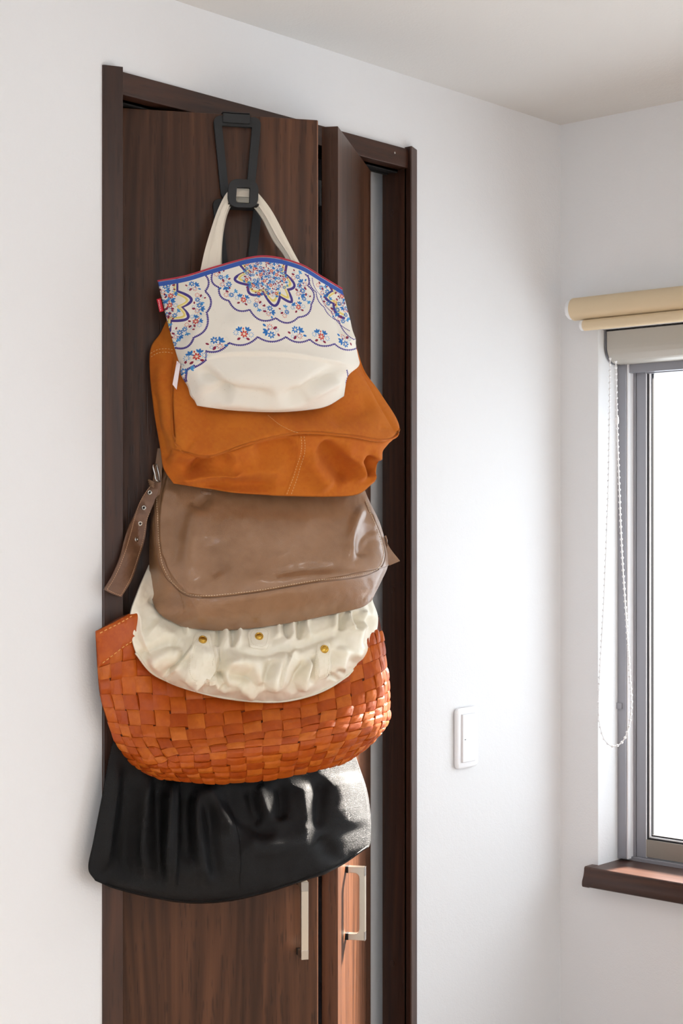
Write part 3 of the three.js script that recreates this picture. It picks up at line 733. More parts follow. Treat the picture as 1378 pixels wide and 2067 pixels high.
  const posy = (px, py, kind, a, s = 1) => {                      // a little bunch about 24 px across
    const [x, y] = T(px, py), k = K * s, o = (r, b) => [x + Math.cos(a + b) * r * k, y + Math.sin(a + b) * r * k];
    curl(...o(3, 1), 3 * k, a); curl(...o(5, 3.4), 2.5 * k, a + 2);
    if (kind === 0) { daisy(...o(1, 0), 4.6 * k, RED); trefoil(...o(6, -2.4), 5.5 * k, a - 1.9, BLUE); trefoil(...o(6, -0.7), 5.5 * k, a - 1.1, BLUE); burst(...o(9, 3.3), 3.6 * k, LIGHT); burst(...o(9.5, 0.1), 3.6 * k, LIGHT); leafShape(...o(6, 2.2), 5 * k, 2.2 * k, a + 2.6, WINE); leafShape(...o(6, 1), 5 * k, 2.2 * k, a + 0.5, WINE); leafShape(...o(5, -1.6), 3 * k, 1.2 * k, a - 1.5, RED); }
    if (kind === 1) { daisy(...o(5, -2.2), 4.6 * k, BLUE); trefoil(...o(4, -0.6), 6.5 * k, a - 0.8, BLUE); leafShape(...o(8, 0.3), 5 * k, 2 * k, a + 0.2, BLUE); burst(...o(5, 0.9), 4 * k, RED); leafShape(...o(4, 2), 6 * k, 2.6 * k, a + 2.2, WINE); leafShape(...o(9, 3.0), 4.5 * k, 1.8 * k, a + 3.6, WINE); burst(...o(8, 2.5), 2.6 * k, LIGHT); }
    if (kind === 2) { daisy(...o(3, 0.5), 4 * k, BLUE); burst(...o(7, 2.2), 4 * k, RED); leafShape(...o(3, 3.2), 5.5 * k, 2.3 * k, a + 3, WINE); trefoil(...o(7, -1), 5 * k, a - 1, LIGHT); leafShape(...o(7, -2.2), 4 * k, 1.8 * k, a - 2.4, WINE); }
  };
  // medallions: toothed outer edge, star border in violet with a yellow line inside
  const star = (cusps, tips, centre) => {
    const out = [];
    cusps.slice(0, -1).forEach((a, i) => out.push(...(tips[i] ? arc(a, cusps[i + 1], tips[i], 14) : [a, cusps[i + 1]])));
    stroke(out, PURPLE, 5.2);
    const pull = (k) => out.map(([x, y]) => [lerp(centre[0], x, k), lerp(centre[1], y, k)]);
    stroke(pull(0.86), YELLOW, 5.2); stroke(pull(0.90), '#f6eccb', 1.4);
  };
  zigzag(scallop([[428, 553], [442, 580], [462, 607], [504, 625], [557, 642], [602, 640], [628, 614], [621, 577], [615, 553]], [535, 560]), PURPLE);
  star([[483, 533], [497, 549], [501, 575], [533, 592], [565, 598], [580, 585], [575, 553], [578, 535]], [null, [474, 564], [506, 594], [553, 617], [588, 609], [594, 575], null], [535, 545]);
  zigzag(scallop([[411, 552], [414, 588], [417, 631], [391, 681], [353, 702]], [335, 615]), PURPLE);
  star([[357, 562], [357, 588], [365, 620], [344, 647], [341, 668]], [null, [386, 604], [379, 642], null], [328, 612]);
  zigzag(scallop([[622, 556], [638, 590], [654, 620], [684, 648], [720, 688]], [700, 590], 0.12), PURPLE, 0.7);
  star([[662, 572], [671, 588], [673, 612], [694, 642]], [null, [657, 600], [678, 632]], [705, 600]);
  zigzag(scallop([[630, 562], [647, 596], [668, 628], [706, 668]], [700, 590], 0.1), '#6a5a98', 0.5);
  zigzag([[416, 708], [415, 728]], PURPLE, 0.5);
  zigzag(scallop([[416, 709], [462, 692], [520, 680], [577, 680], [625, 685], [675, 694], [722, 702]], [560, 560], 0.17), PURPLE);
  zigzag(scallop([[415, 727], [393, 741]], [400, 700], 0.05), PURPLE); zigzag([[392, 738], [377, 746], [375, 762], [374, 772]], PURPLE); zigzag([[700, 748], [703, 760], [705, 772]], PURPLE, 0.8);
  [[438, 693, 1, 0], [491, 674, 0, 0], [546, 668, 1, 3.6], [600, 672, 1, 0], [647, 679, 0, 0.1], [695, 687, 1, 3.5], [395, 720, 0, -0.2], [370, 745, 2, 1]].forEach(([x, y, k, a]) => posy(x, y, k, a, 1.6));
  [[446, 556, 2, 1.2], [455, 574, 1, 2.2], [465, 592, 2, 0.6], [490, 605, 0, 0.2], [520, 615, 2, 2.4], [543, 628, 1, 1.0], [575, 629, 2, -0.4], [601, 620, 0, -0.3], [616, 601, 2, 1.9], [610, 575, 1, -1.2], [598, 556, 2, 0.3], [606, 590, 1, 1.6]].forEach(([x, y, k, a]) => posy(x, y, k, a, 1.3));
  seed(5);
  for (let j = 0; j < 6; j++) for (let i = 0; i < 7; i++) {
    const x = 500 + i * 12 + rnd(-3, 3), y = 531 + j * 12 + rnd(-3, 3);
    if (Math.hypot((x - 536) / 44, (y - 552) / (x > 545 ? 58 : 42)) < 1) posy(x, y, (i + 2 * j) % 3, rnd(0, 6), 0.85);
  }
  [[390, 578, 1, 0.2], [402, 603, 2, 2.1], [400, 622, 1, 1.0], [394, 648, 0, 0.9], [377, 664, 2, 2.5], [358, 676, 1, 1.4], [345, 692, 2, 0.5], [331, 584, 1, 1], [345, 596, 0, 2], [328, 605, 2, 1], [341, 616, 0, 0], [333, 631, 1, 3], [350, 634, 2, 0.4], [336, 647, 2, 2], [343, 577, 2, 3],
    [648, 577, 2, 1], [655, 590, 1, 2], [660, 610, 2, 0.2], [676, 628, 1, 1.7], [692, 645, 2, 1], [680, 585, 1, 0], [690, 597, 0, 2], [684, 610, 2, 1], [695, 618, 1, 3], [700, 634, 2, 2]].forEach(([x, y, k, a]) => posy(x, y, k, a, 1.2));
  const edge = R([[316, 567], [374, 557], [440, 537], [528, 517], [603, 532], [652, 560], [692, 584]], 10);
  stroke(edge.map(([x, y]) => [x, y + 7]), BAND, 9.5); stroke(edge.map(([x, y]) => [x, y + 0.8]), '#c23a4c', 2.2); stroke(edge.map(([x, y]) => [x, y + 2.6]), '#e6c9d0', 0.6);
  const print = new THREE.CanvasTexture(canvas); print.colorSpace = THREE.SRGBColorSpace; print.magFilter = THREE.LinearFilter; print.anisotropy = 8;
  print.repeat.set(1 / SX, 1 / SY); print.offset.set(0.5, 0);
  const cloth = std({ map: print, roughness: 0.92, bumpMap: sized(weaveRelief, 0.03), bumpScale: 0.00025 });
  const plain = std({ color: 0xf0e6d5, roughness: 0.92, bumpMap: sized(weaveRelief, 0.03), bumpScale: 0.00025 });
  mesh('body', front.body(36, 62), cloth, g, { label: 'cream canvas body with printed floral medallions' });
  mesh('rim_cord', front.cord(edge, 0.0011, 0.0004), std({ color: 0xb8354a, roughness: 0.8 }), g, { label: 'thin red edging along the mouth' });
  const handle = (rows) => mesh('handle', new Sheet(rows, 28, 90, { origin, edge: 0.02, ripple: (x, y, s) => 0.0016 * Math.exp(-(((s - 0.3) / 0.05) ** 2)) + 0.0016 * Math.exp(-(((s - 0.78) / 0.05) ** 2)) - 0.0012 * Math.exp(-(((s - 0.5) / 0.1) ** 2)) }).shell(2.2), plain, g);
  handle([
    [[402, 560, 60], [422, 557, 64], [444, 550, 66]], [[413, 508, 56], [429, 508, 59], [446, 507, 60]], [[428, 459, 48], [438, 461, 52], [449, 463, 53]], [[441, 422, 42], [449, 425, 45], [457, 429, 46]], [[457, 391, 36], [464, 395, 38], [471, 401, 39]],
    [[474, 380, 33], [475, 388, 36], [477, 398, 37]], [[491, 378, 33], [491, 387, 37], [491, 398, 38]], [[507, 381, 34], [506, 390, 37], [505, 400, 38]], [[521, 392, 38], [518, 399, 40], [514, 407, 41]],
    [[546, 425, 44], [541, 430, 47], [535, 437, 48]], [[570, 469, 50], [564, 473, 53], [557, 478, 54]], [[592, 512, 56], [587, 514, 59], [582, 517, 60]], [[613, 550, 58], [602, 545, 63], [590, 540, 65]],
  ]);
  handle([
    [[420, 556, 36], [434, 552, 38], [448, 546, 40]], [[427, 505, 34], [438, 504, 36], [448, 502, 37]], [[441, 460, 30], [446, 461, 32], [452, 463, 33]], [[450, 425, 26], [455, 427, 28], [460, 430, 29]], [[463, 397, 23], [468, 401, 25], [473, 406, 26]],
    [[477, 390, 22], [478, 398, 24], [479, 409, 25]], [[491, 388, 22], [491, 398, 25], [491, 410, 26]], [[505, 391, 22], [504, 400, 25], [503, 411, 26]], [[516, 402, 24], [513, 409, 26], [509, 416, 27]],
    [[538, 432, 28], [534, 437, 30], [529, 443, 31]], [[562, 474, 34], [556, 479, 35], [550, 485, 36]], [[585, 512, 38], [579, 514, 39], [573, 517, 40]], [[601, 546, 38], [591, 543, 40], [581, 540, 41]],
  ]);
  // red side tab with white lettering, and the narrow care label below
  const tagCanvas = document.createElement('canvas'); tagCanvas.width = 64; tagCanvas.height = 160;
  const t = tagCanvas.getContext('2d'); t.fillStyle = '#c8102e'; t.fillRect(0, 0, 64, 160); t.fillStyle = '#f4d8dc'; t.font = 'bold 30px serif'; t.textAlign = 'center'; t.textBaseline = 'middle'; t.translate(32, 80); t.rotate(Math.PI / 2); t.fillText('ATTICCA', 0, 2);
  const tagTex = new THREE.CanvasTexture(tagCanvas); tagTex.colorSpace = THREE.SRGBColorSpace; tagTex.magFilter = THREE.LinearFilter;
  const plate = (name, A, B, C, D, mat, curlMm, label) => {       // little woven labels: four corners [px, py, mm]
    const s = new Sheet([[A, B], [[(A[0] + C[0]) / 2, (A[1] + C[1]) / 2, (A[2] + C[2]) / 2 + curlMm], [(B[0] + D[0]) / 2, (B[1] + D[1]) / 2, (B[2] + D[2]) / 2 + curlMm]], [C, D]], 8, 16, { origin, edge: 0.2 });
    const geo = s.shell(0.8), p = geo.attributes.position, bx = new THREE.Box3().setFromBufferAttribute(p), uv = [];
    const a = leaf1(...A).sub(origin), b = leaf1(...B).sub(origin), d = leaf1(...C).sub(origin), e1 = b.clone().sub(a), e2 = d.clone().sub(a);
    for (let i = 0; i < p.count; i++) { const q = V(p.getX(i), p.getY(i), p.getZ(i)).sub(a); uv.push(q.dot(e1) / e1.lengthSq(), 1 - q.dot(e2) / e2.lengthSq()); }
    geo.setAttribute('uv', new THREE.Float32BufferAttribute(uv, 2));
    return mesh(name, geo, mat, g, { label });
  };
  plate('side_tab', [316, 604, 46], [324, 602, 50], [322, 630, 47], [330, 628, 51], std({ map: tagTex, roughness: 0.8 }), 1, 'small red side tab with white lettering');
  const careCanvas = document.createElement('canvas'); careCanvas.width = 48; careCanvas.height = 192;
  const cc = careCanvas.getContext('2d'); cc.fillStyle = '#f1e3e6'; cc.fillRect(0, 0, 48, 192); cc.fillStyle = 'rgba(190,110,140,0.8)'; seed(3); for (let i = 0; i < 34; i++) cc.fillRect(20 + rnd(-3, 3), 14 + i * 5, rnd(3, 9), 2);
  const careTex = new THREE.CanvasTexture(careCanvas); careTex.colorSpace = THREE.SRGBColorSpace; careTex.magFilter = THREE.LinearFilter;
  plate('care_label', [357, 728, 62], [364, 735, 66], [348, 776, 66], [356, 786, 70], std({ map: careTex, roughness: 0.8 }), 2, 'narrow pinkish white care label');
}

// ------------------------------------------------------------------ 2: orange-brown canvas bag
{
  const { g, origin } = bag('canvas_handbag', 'rust orange canvas bag with a stitched strip down its base, hanging behind the printed tote', [540, 1003]);
  const R = smoothPath;
  const front = new Sheet([
    [[352, 610, 14], [372, 608, 20], [430, 604, 26], [515, 602, 28], [590, 602, 28], [640, 604, 24], [672, 606, 20], [690, 610, 14]],
    [[326, 668, 16], [352, 664, 26], [420, 660, 36], [520, 658, 40], [600, 660, 38], [670, 666, 34], [700, 674, 26], [716, 690, 16]],
    [[302, 712, 22], [352, 722, 44], [425, 720, 52], [525, 720, 56], [610, 722, 54], [690, 728, 46], [724, 738, 34], [736, 748, 22]],
    [[308, 815, 30], [350, 812, 66], [428, 820, 74], [525, 825, 78], [615, 822, 76], [700, 815, 68], [752, 805, 48], [772, 800, 30]],
    [[321, 898, 42], [346, 886, 88], [360, 908, 104], [420, 921, 116], [510, 893, 122], [605, 874, 122], [700, 879, 114], [772, 888, 86], [806, 866, 48]].filter((_, i) => i !== 1),
    [[330, 945, 54], [372, 940, 78], [440, 950, 82], [522, 940, 92], [600, 930, 98], [690, 932, 84], [745, 938, 66], [766, 915, 56]],
    [[350, 976, 62], [400, 984, 70], [470, 995, 74], [540, 1000, 78], [590, 1002, 78], [668, 1003, 76], [722, 998, 70], [756, 972, 60]],
  ], 140, 120, {
    origin, edge: 0.025, gain: 1.5,
    folds: [
      
      fold('valley', -14, 8, R([[370, 962], [400, 944], [440, 934], [475, 930]])), fold('ridge', 9, 7, R([[350, 972], [400, 962], [470, 950], [500, 940]])),
      fold('crease', 3, 6, R([[403, 878], [385, 897], [374, 920]])), fold('crease', 3, 5, R([[350, 720], [346, 800], [352, 880]]), true),
      fold('crease', 3, 5, R([[725, 735], [760, 800], [796, 868]]), true),
      fold('valley', -12, 12, R([[600, 898], [560, 905], [510, 922]])), fold('ridge', 8, 12, R([[450, 965], [520, 948], [585, 950]])), fold('valley', -9, 9, R([[400, 985], [470, 978], [560, 985]])),
      fold('valley', -15, 14, R([[640, 898], [680, 935], [705, 975]])), fold('ridge', 12, 13, R([[620, 910], [640, 955], [670, 990]])), fold('ridge', 8, 9, R([[690, 900], [722, 935], [728, 975]])),
      fold('valley', -14, 8, R([[741, 918], [742, 940], [748, 962]])), fold('ridge', 6, 7, R([[728, 905], [728, 945], [720, 980]])), fold('ridge', 6, 7, R([[765, 905], [758, 955], [745, 985]])),
      fold('crease', 2.5, 6, R([[760, 862], [785, 866], [800, 875]])), fold('valley', -5, 14, R([[660, 850], [720, 830], [760, 800]])), fold('ridge', 5, 18, R([[420, 860], [500, 850], [600, 850]])),
      fold('valley', -4, 10, R([[308, 780], [318, 860], [335, 950]])), fold('ridge', 3.5, 9, R([[326, 720], [325, 800], [336, 890]])), fold('crease', 2, 4, R([[345, 905], [338, 915], [330, 928]])),
    ],
    // the front panel stands proud of its seam; the base tucks in below it
    ripple: (x, y, s, t) => 0.004 * (fbm(x / 70 + 40, y / 70 + 40, 256, 256, 81, 3) - 0.5) + tuck(4 / 6 - t, 0.05, 0.05, 0.006) * smooth(0.08, 0.16, s)
      + tuck(s - 1 / 7, 0.04, 0.03, 0.0035) * smooth(0.28, 0.4, t) * (1 - smooth(0.62, 0.68, t)),
  });
  const tone = mottle(rgb(0xc4640e), rgb(0xce7216), 61, 6, 60);
  const fabric = phys({ map: sized(tone, 0.25), roughness: 0.9, bumpMap: sized(weaveRelief, 0.022), bumpScale: 0.00022, sheen: 0.25, sheenRoughness: 0.6, sheenColor: new THREE.Color(0xe09a50) });
  const thread = std({ color: 0xe0b070, roughness: 0.8 });
  mesh('body', front.body(4, 58), fabric, g);
  const seam = R([[351, 735], [347, 800], [351, 880], [362, 905], [390, 921], [425, 921], [500, 896], [600, 874], [700, 879], [770, 889], [800, 880], [805, 866]], 5);
  mesh('seam_piping', front.cord(seam, 0.0021, 0.0003), fabric, g, { label: 'corded seam around the front panel' });
  const S2 = { long: 3.0, gap: 1.5, r: 0.5 };
  const strip = front.patch((a, b) => [lerp(lerp(604, 614, a), lerp(574, 590, a), b) + 6 * Math.sin(b * 3.1), lerp(877, 1000, b)], 6, 40, 1.2);
  const band = mesh('base_strip', strip, fabric, g, { label: 'doubled strip down the base' });
  mesh('stitching', [front.stitches(R([[607, 880], [608, 905], [596, 950], [578, 998]], 10), { ...S2, lift: 1.3 }), front.stitches(R([[613, 880], [615, 905], [604, 950], [587, 998]], 10), { ...S2, lift: 1.3 })], thread, band, { kind: 'stuff' });
  mesh('stitching', [front.stitches(R([[303, 714], [318, 706], [335, 704], [350, 706]], 8), S2), front.stitches(R([[304, 721], [318, 713], [335, 711], [350, 713]], 8), S2), front.stitches(R([[540, 838], [565, 858], [590, 870], [605, 874]], 8), { ...S2, long: 4, gap: 0.5, r: 0.3 })], thread, g, { kind: 'stuff' });
}

// ------------------------------------------------------------------ 3: brown leather flap bag
{
  const { g, origin } = bag('leather_shoulder_bag', 'brown glossy leather bag with pale stitching and an eyelet strap end hanging at its left', [520, 1273]);
  const R = smoothPath;
  const front = new Sheet([
    [[336, 915, 8], [362, 912, 16], [430, 910, 22], [520, 910, 24], [600, 912, 24], [660, 916, 20], [690, 920, 16], [712, 925, 8]],
    [[313, 976, 14], [336, 968, 28], [420, 978, 42], [520, 985, 46], [620, 990, 44], [696, 996, 36], [728, 1000, 26], [742, 1004, 14]],
    [[303, 1060, 22], [323, 1055, 54], [420, 1062, 82], [520, 1062, 86], [620, 1062, 86], [702, 1060, 74], [752, 1056, 48], [766, 1054, 22]],
    [[301, 1135, 30], [333, 1138, 86], [418, 1135, 106], [520, 1130, 110], [620, 1125, 108], [708, 1115, 96], [764, 1108, 58], [780, 1106, 28]],
    [[305, 1200, 40], [374, 1197, 112], [430, 1203, 124], [520, 1192, 128], [620, 1175, 124], [708, 1158, 108], [763, 1147, 74], [783, 1140, 36]],
    [[321, 1238, 66], [378, 1236, 104], [440, 1240, 112], [530, 1230, 112], [620, 1214, 108], [700, 1198, 96], [748, 1188, 72], [770, 1172, 46]],
    [[363, 1264, 68], [396, 1270, 74], [450, 1273, 74], [530, 1266, 74], [610, 1253, 72], [690, 1236, 68], [730, 1226, 62], [749, 1214, 54]],
  ], 140, 120, {
    origin, edge: 0.025, gain: 1.3,
    folds: [
      fold('valley', -5, 8, R([[520, 1170], [600, 1152], [660, 1148], [740, 1150]])), fold('ridge', 4, 10, R([[470, 1185], [560, 1165], [640, 1162], [740, 1140]])),
      fold('ridge', 6, 7, R([[735, 1015], [715, 1060], [708, 1100], [718, 1135]])), fold('valley', -5, 8, R([[755, 1060], [732, 1090], [725, 1130]])), fold('valley', -3, 7, R([[760, 1080], [745, 1100], [735, 1125]])),
      fold('ridge', 7, 13, R([[398, 1010], [390, 1080], [382, 1140], [400, 1180]])), fold('valley', -5, 16, R([[430, 1080], [432, 1130], [450, 1165]])), fold('valley', -5, 10, R([[430, 995], [412, 1005], [398, 1030]])), fold('valley', -3.5, 12, R([[345, 1020], [350, 1080], [352, 1150]])),
      fold('valley', -5, 14, R([[350, 1180], [362, 1220], [376, 1255]])), fold('crease', 3.5, 6, R([[322, 1110], [345, 1180], [372, 1245]])),
      fold('ridge', 3, 26, R([[470, 1050], [560, 1070], [650, 1050]])), fold('crease', 1.2, 4, R([[303, 1040], [310, 1034], [320, 1032]])),
      fold('ridge', 2, 8, R([[330, 985], [345, 995], [365, 1000]])), fold('valley', -2, 9, R([[440, 1230], [520, 1222], [600, 1206]])),
    ],
    ripple: (x, y, s, t) => tuck(4 / 6 - t, 0.05, 0.04, 0.003) * smooth(0.1, 0.16, s) + tuck(s - 1 / 7, 0.04, 0.03, 0.002) * (1 - smooth(0.64, 0.68, t)) + 0.004 * (fbm(x / 55 + 40, y / 55 + 40, 256, 256, 91, 4) - 0.5) + 0.0010 * (fbm(x / 9 + 40, y / 14 + 40, 512, 512, 92, 2) - 0.5),
  });
  const tone = mottle(rgb(0x876345), rgb(0x967051), 64, 4, 30);
  const hide = phys({ map: sized(tone, 0.3), roughness: 0.29, specularIntensity: 0.8, clearcoat: 0.6, clearcoatRoughness: 0.2, bumpMap: sized(leatherRelief(56, 33, 0.55), 0.07), bumpScale: 0.00035 });
  const dark = phys({ map: sized(mottle(rgb(0x6b4b37), rgb(0x84624a), 66, 4, 30), 0.2), roughness: 0.4, bumpMap: sized(leatherRelief(56, 33, 0.55), 0.07), bumpScale: 0.0002 });
  const thread = std({ color: 0xdcc3a4, roughness: 0.8 });
  mesh('body', front.body(3, 66), hide, g);
  const flap = R([[322, 972], [317, 990], [318, 1040], [327, 1135], [344, 1170], [371, 1195], [400, 1202], [500, 1194], [620, 1174], [760, 1148], [773, 1122], [768, 1090], [736, 1008]], 9);
  mesh('stitching', front.stitches(flap, { long: 2.9, gap: 1.3, r: 0.55 }), thread, g, { kind: 'stuff' });
  mesh('flap_piping', front.cord(flap.map(([x, y]) => [x + (x < 345 ? -5 : x > 745 ? 4 : 0), y + (x > 345 && x < 745 ? 5 : 2)]), 0.0009, 0), hide, g);
  mesh('zip_pull', front.patch(roundedQuad([404, 990], [431, 992], [407, 998], [430, 1000], 0.5), 8, 4, 2.4), hide, g);
  // left: adjusting strap through a square ring, its eyelet end hanging free
  const strip = new Sheet([
    [[312, 968, 40], [319, 972, 44], [325, 976, 46]], [[300, 984, 42], [308, 991, 46], [316, 1000, 48]], [[285, 1008, 42], [297, 1016, 46], [307, 1024, 48]], [[273, 1034, 42], [286, 1040, 45], [298, 1046, 46]],
    [[258, 1078, 40], [275, 1084, 42], [292, 1088, 42]], [[246, 1118, 38], [264, 1126, 39], [280, 1130, 38]], [[229, 1160, 36], [247, 1168, 36], [265, 1172, 35]], [[211, 1190, 36], [228, 1199, 35], [245, 1205, 34]],
  ], 10, 60, { origin, edge: 0.06, ripple: (x, y, s) => 0.0006 * Math.sin(s * 3.14) });
  const tail = mesh('strap_end', strip.shell(3.2), dark, g, { label: 'dark brown strap end with four eyelets' });
  const left = R([[309, 976], [297, 990], [283, 1013], [263, 1078], [251, 1118], [233, 1162], [216, 1190]], 6), right = R([[303, 1032], [296, 1050], [288, 1092], [277, 1128], [262, 1170], [243, 1202]], 6);
  mesh('stitching', [strip.stitches(left, { long: 2.6, gap: 0.9, r: 0.4 }), strip.stitches(right, { long: 2.6, gap: 0.9, r: 0.4 }), strip.stitches([[216, 1190], [228, 1196], [243, 1202]], { long: 2.6, gap: 0.9, r: 0.4 })], std({ color: 0xd0a884, roughness: 0.8 }), tail, { kind: 'stuff' });
  for (const [x, y] of [[302, 994], [290, 1025], [283, 1057], [275, 1089]]) {
    const q = strip.locate(x, y), e = new THREE.LatheGeometry([[0.0014, 0.0002], [0.0018, 0.0012], [0.0030, 0.0014], [0.0040, 0.0008], [0.0042, 0]].map(([a, b]) => new THREE.Vector2(a, b)), 24);
    e.applyQuaternion(new THREE.Quaternion().setFromUnitVectors(V(0, 1, 0), q.n)); e.translate(q.p.x, q.p.y, q.p.z);
    const rim = mesh('eyelet', e, M.steel, tail);
    const hole = new THREE.CircleGeometry(0.0019, 20); hole.applyQuaternion(new THREE.Quaternion().setFromUnitVectors(V(0, 0, 1), q.n)); hole.translate(q.p.x + q.n.x * 0.0004, q.p.y + q.n.y * 0.0004, q.p.z + q.n.z * 0.0004);
    mesh('eyelet_hole', hole, M.groove, rim);
  }
  const pt = (x, y, mm) => leaf1(x, y, mm).sub(origin);
  mesh('strap', new Sheet([[[318, 905, 22], [325, 905, 24], [331, 906, 25]], [[313, 940, 30], [320, 942, 33], [327, 944, 34]], [[306, 985, 30], [315, 986, 33], [324, 988, 34]], [[301, 1018, 24], [308, 1018, 26], [316, 1018, 27]]], 8, 30, { origin, edge: 0.1 }).shell(3), hide, g);
  mesh('buckle_ring', tube([pt(309, 940, 50), pt(312, 955, 51), pt(315, 969, 51), pt(322, 972, 44), pt(320, 955, 40), pt(315, 938, 42)], 0.0016, 60, 10, true), M.steel, g, { label: 'square steel ring of the strap' });
  mesh('keeper_loop', [0, 1, 2].map((k) => tube([pt(300 + k, 969 + 4 * k, 46), pt(305 + k * 0.5, 972 + 4 * k, 50), pt(311, 975 + 4 * k, 51)], 0.0019, 16, 8)), hide, g);
  // right: the other strap end peeping out
  mesh('strap_end', new Sheet([[[776, 1082, 26], [782, 1094, 27]], [[784, 1104, 24], [775, 1120, 25]], [[806, 1132, 20], [784, 1141, 21]]], 6, 20, { origin, edge: 0.1 }).shell(3), hide, g);
}
// ------------------------------------------------------------------ 4: cream gathered leather bag
{
  const { g, origin } = bag('gathered_clutch', 'cream soft leather bag with gathers and three gold snap tabs, under the brown leather bag', [520, 1417]);
  const R = smoothPath;
  const folds = [
    fold('lap', 6, 9, R([[322, 1195], [350, 1230], [372, 1262], [376, 1290]])), fold('lap', 5, 8, R([[275, 1230], [282, 1290], [310, 1330]])),
    fold('valley', -6, 7, R([[275, 1330], [310, 1312], [345, 1304], [372, 1300]])), fold('ridge', 6, 14, R([[300, 1260], [330, 1285], [360, 1300]])), fold('ridge', 7, 14, R([[300, 1345], [330, 1325], [370, 1330]])),
    fold('lap', 8, 10, R([[398, 1295], [372, 1325], [350, 1350], [328, 1372]])), fold('ridge', 7, 16, R([[420, 1310], [400, 1345], [372, 1380]])), fold('valley', -6, 8, R([[335, 1375], [352, 1350], [385, 1325]])),
    fold('lap', -7, 9, R([[438, 1290], [442, 1330], [430, 1360], [385, 1392]])), fold('valley', -8, 6, R([[440, 1352], [448, 1372], [455, 1395]])), fold('ridge', 6, 9, R([[470, 1330], [460, 1365], [440, 1395]])),
    fold('ridge', 9, 14, R([[455, 1350], [490, 1340], [515, 1345], [522, 1372], [535, 1400]])), fold('valley', -8, 8, R([[452, 1362], [480, 1362], [508, 1374], [520, 1400]])),
    fold('valley', -9, 7, R([[556, 1330], [540, 1355], [528, 1395]])), fold('ridge', 9, 12, R([[590, 1320], [560, 1350], [545, 1400]])), fold('lap', 6, 8, R([[600, 1300], [575, 1340], [560, 1390]])),
    fold('valley', -7, 6, R([[620, 1330], [600, 1362], [590, 1400]])), fold('ridge', 6, 7, R([[632, 1330], [615, 1365], [607, 1398]])), fold('valley', -7, 5, R([[637, 1320], [634, 1350], [625, 1385]])),
    fold('lap', -5, 8, R([[668, 1310], [667, 1345], [660, 1375]])), fold('ridge', 6, 8, R([[690, 1300], [685, 1340], [668, 1372]])), fold('valley', -6, 6, R([[688, 1348], [678, 1360], [670, 1372]])), fold('ridge', 6, 12, R([[725, 1250], [722, 1300], [705, 1335]])),
    fold('valley', -4, 8, R([[740, 1240], [738, 1280], [728, 1310]])), fold('valley', -5, 7, R([[300, 1205], [330, 1225], [360, 1245]])),
    fold('valley', -4, 6, R([[455, 1310], [500, 1322], [545, 1318], [600, 1305], [640, 1292], [700, 1270]])),
    fold('ridge', 4, 8, R([[480, 1385], [500, 1395], [518, 1410]])), fold('ridge', 5, 9, R([[390, 1370], [430, 1378], [450, 1385]])), fold('valley', -4, 5, R([[410, 1392], [430, 1385], [448, 1372]])),
  ];
  for (let k = 0; k < 22; k++) {                                  // gathers under the yoke
    seed(300 + k);
    const x = 440 + k * 14 + rnd(-4, 4);
    if (Math.abs(x - 522) < 30 || Math.abs(x - 652) < 18) continue;
    const top = 1258 - (x - 440) * 0.10, l = rnd(38, 62);
    folds.push(fold(k % 2 ? 'ridge' : 'valley', k % 2 ? 4 : -5, rnd(3.2, 5), R([[x, top], [x + rnd(-5, 5), top + l * 0.5], [x + rnd(-8, 6), top + l]])));
  }
  const front = new Sheet([
    [[300, 1140, 20], [330, 1140, 20], [400, 1140, 20], [480, 1140, 22], [560, 1138, 22], [640, 1136, 20], [700, 1134, 14], [730, 1134, 8]],
    [[277, 1196, 74], [312, 1200, 48], [390, 1206, 44], [475, 1206, 46], [560, 1202, 46], [640, 1198, 42], [715, 1200, 34], [750, 1206, 12]],
    [[261, 1252, 86], [306, 1262, 66], [395, 1268, 66], [480, 1270, 70], [562, 1268, 70], [640, 1262, 66], [712, 1254, 56], [763, 1250, 20]],
    [[274, 1318, 84], [320, 1318, 88], [400, 1326, 94], [480, 1330, 100], [560, 1330, 100], [640, 1322, 92], [703, 1309, 72], [752, 1300, 28]],
    [[306, 1357, 70], [350, 1362, 86], [420, 1376, 98], [490, 1383, 104], [565, 1383, 104], [634, 1368, 96], [690, 1349, 74], [728, 1335, 40]],
    [[343, 1377, 58], [385, 1392, 66], [435, 1405, 70], [495, 1414, 72], [565, 1416, 72], [622, 1405, 70], [664, 1388, 66], [701, 1364, 58]],
  ], 170, 130, {
    origin, edge: 0.03, folds, gain: 2.1,
    ripple: (x, y) => 0.006 * (fbm(x / 34 + 40, y / 34 + 40, 512, 512, 101, 3) - 0.5) + 0.0035 * (Math.abs(fbm(x / 16 + 40, y / 22 + 40, 512, 512, 103, 2) - 0.5)),
  });
  const hide = phys({ map: sized(mottle(rgb(0xe6dec8), rgb(0xf0e9d8), 67, 4, 24), 0.25), roughness: 0.42, bumpMap: sized(leatherRelief(60, 35, 0.6), 0.06), bumpScale: 0.00014, clearcoat: 0.12, clearcoatRoughness: 0.35 });
  mesh('body', front.body(3, 56), hide, g);
  const rim = R([[274, 1318], [306, 1357], [343, 1377], [385, 1392], [435, 1405], [495, 1414], [565, 1416], [622, 1405], [664, 1388], [701, 1364], [728, 1335], [752, 1300]], 6);
  mesh('edge_cord', front.cord(rim, 0.0021, 0), hide, g);
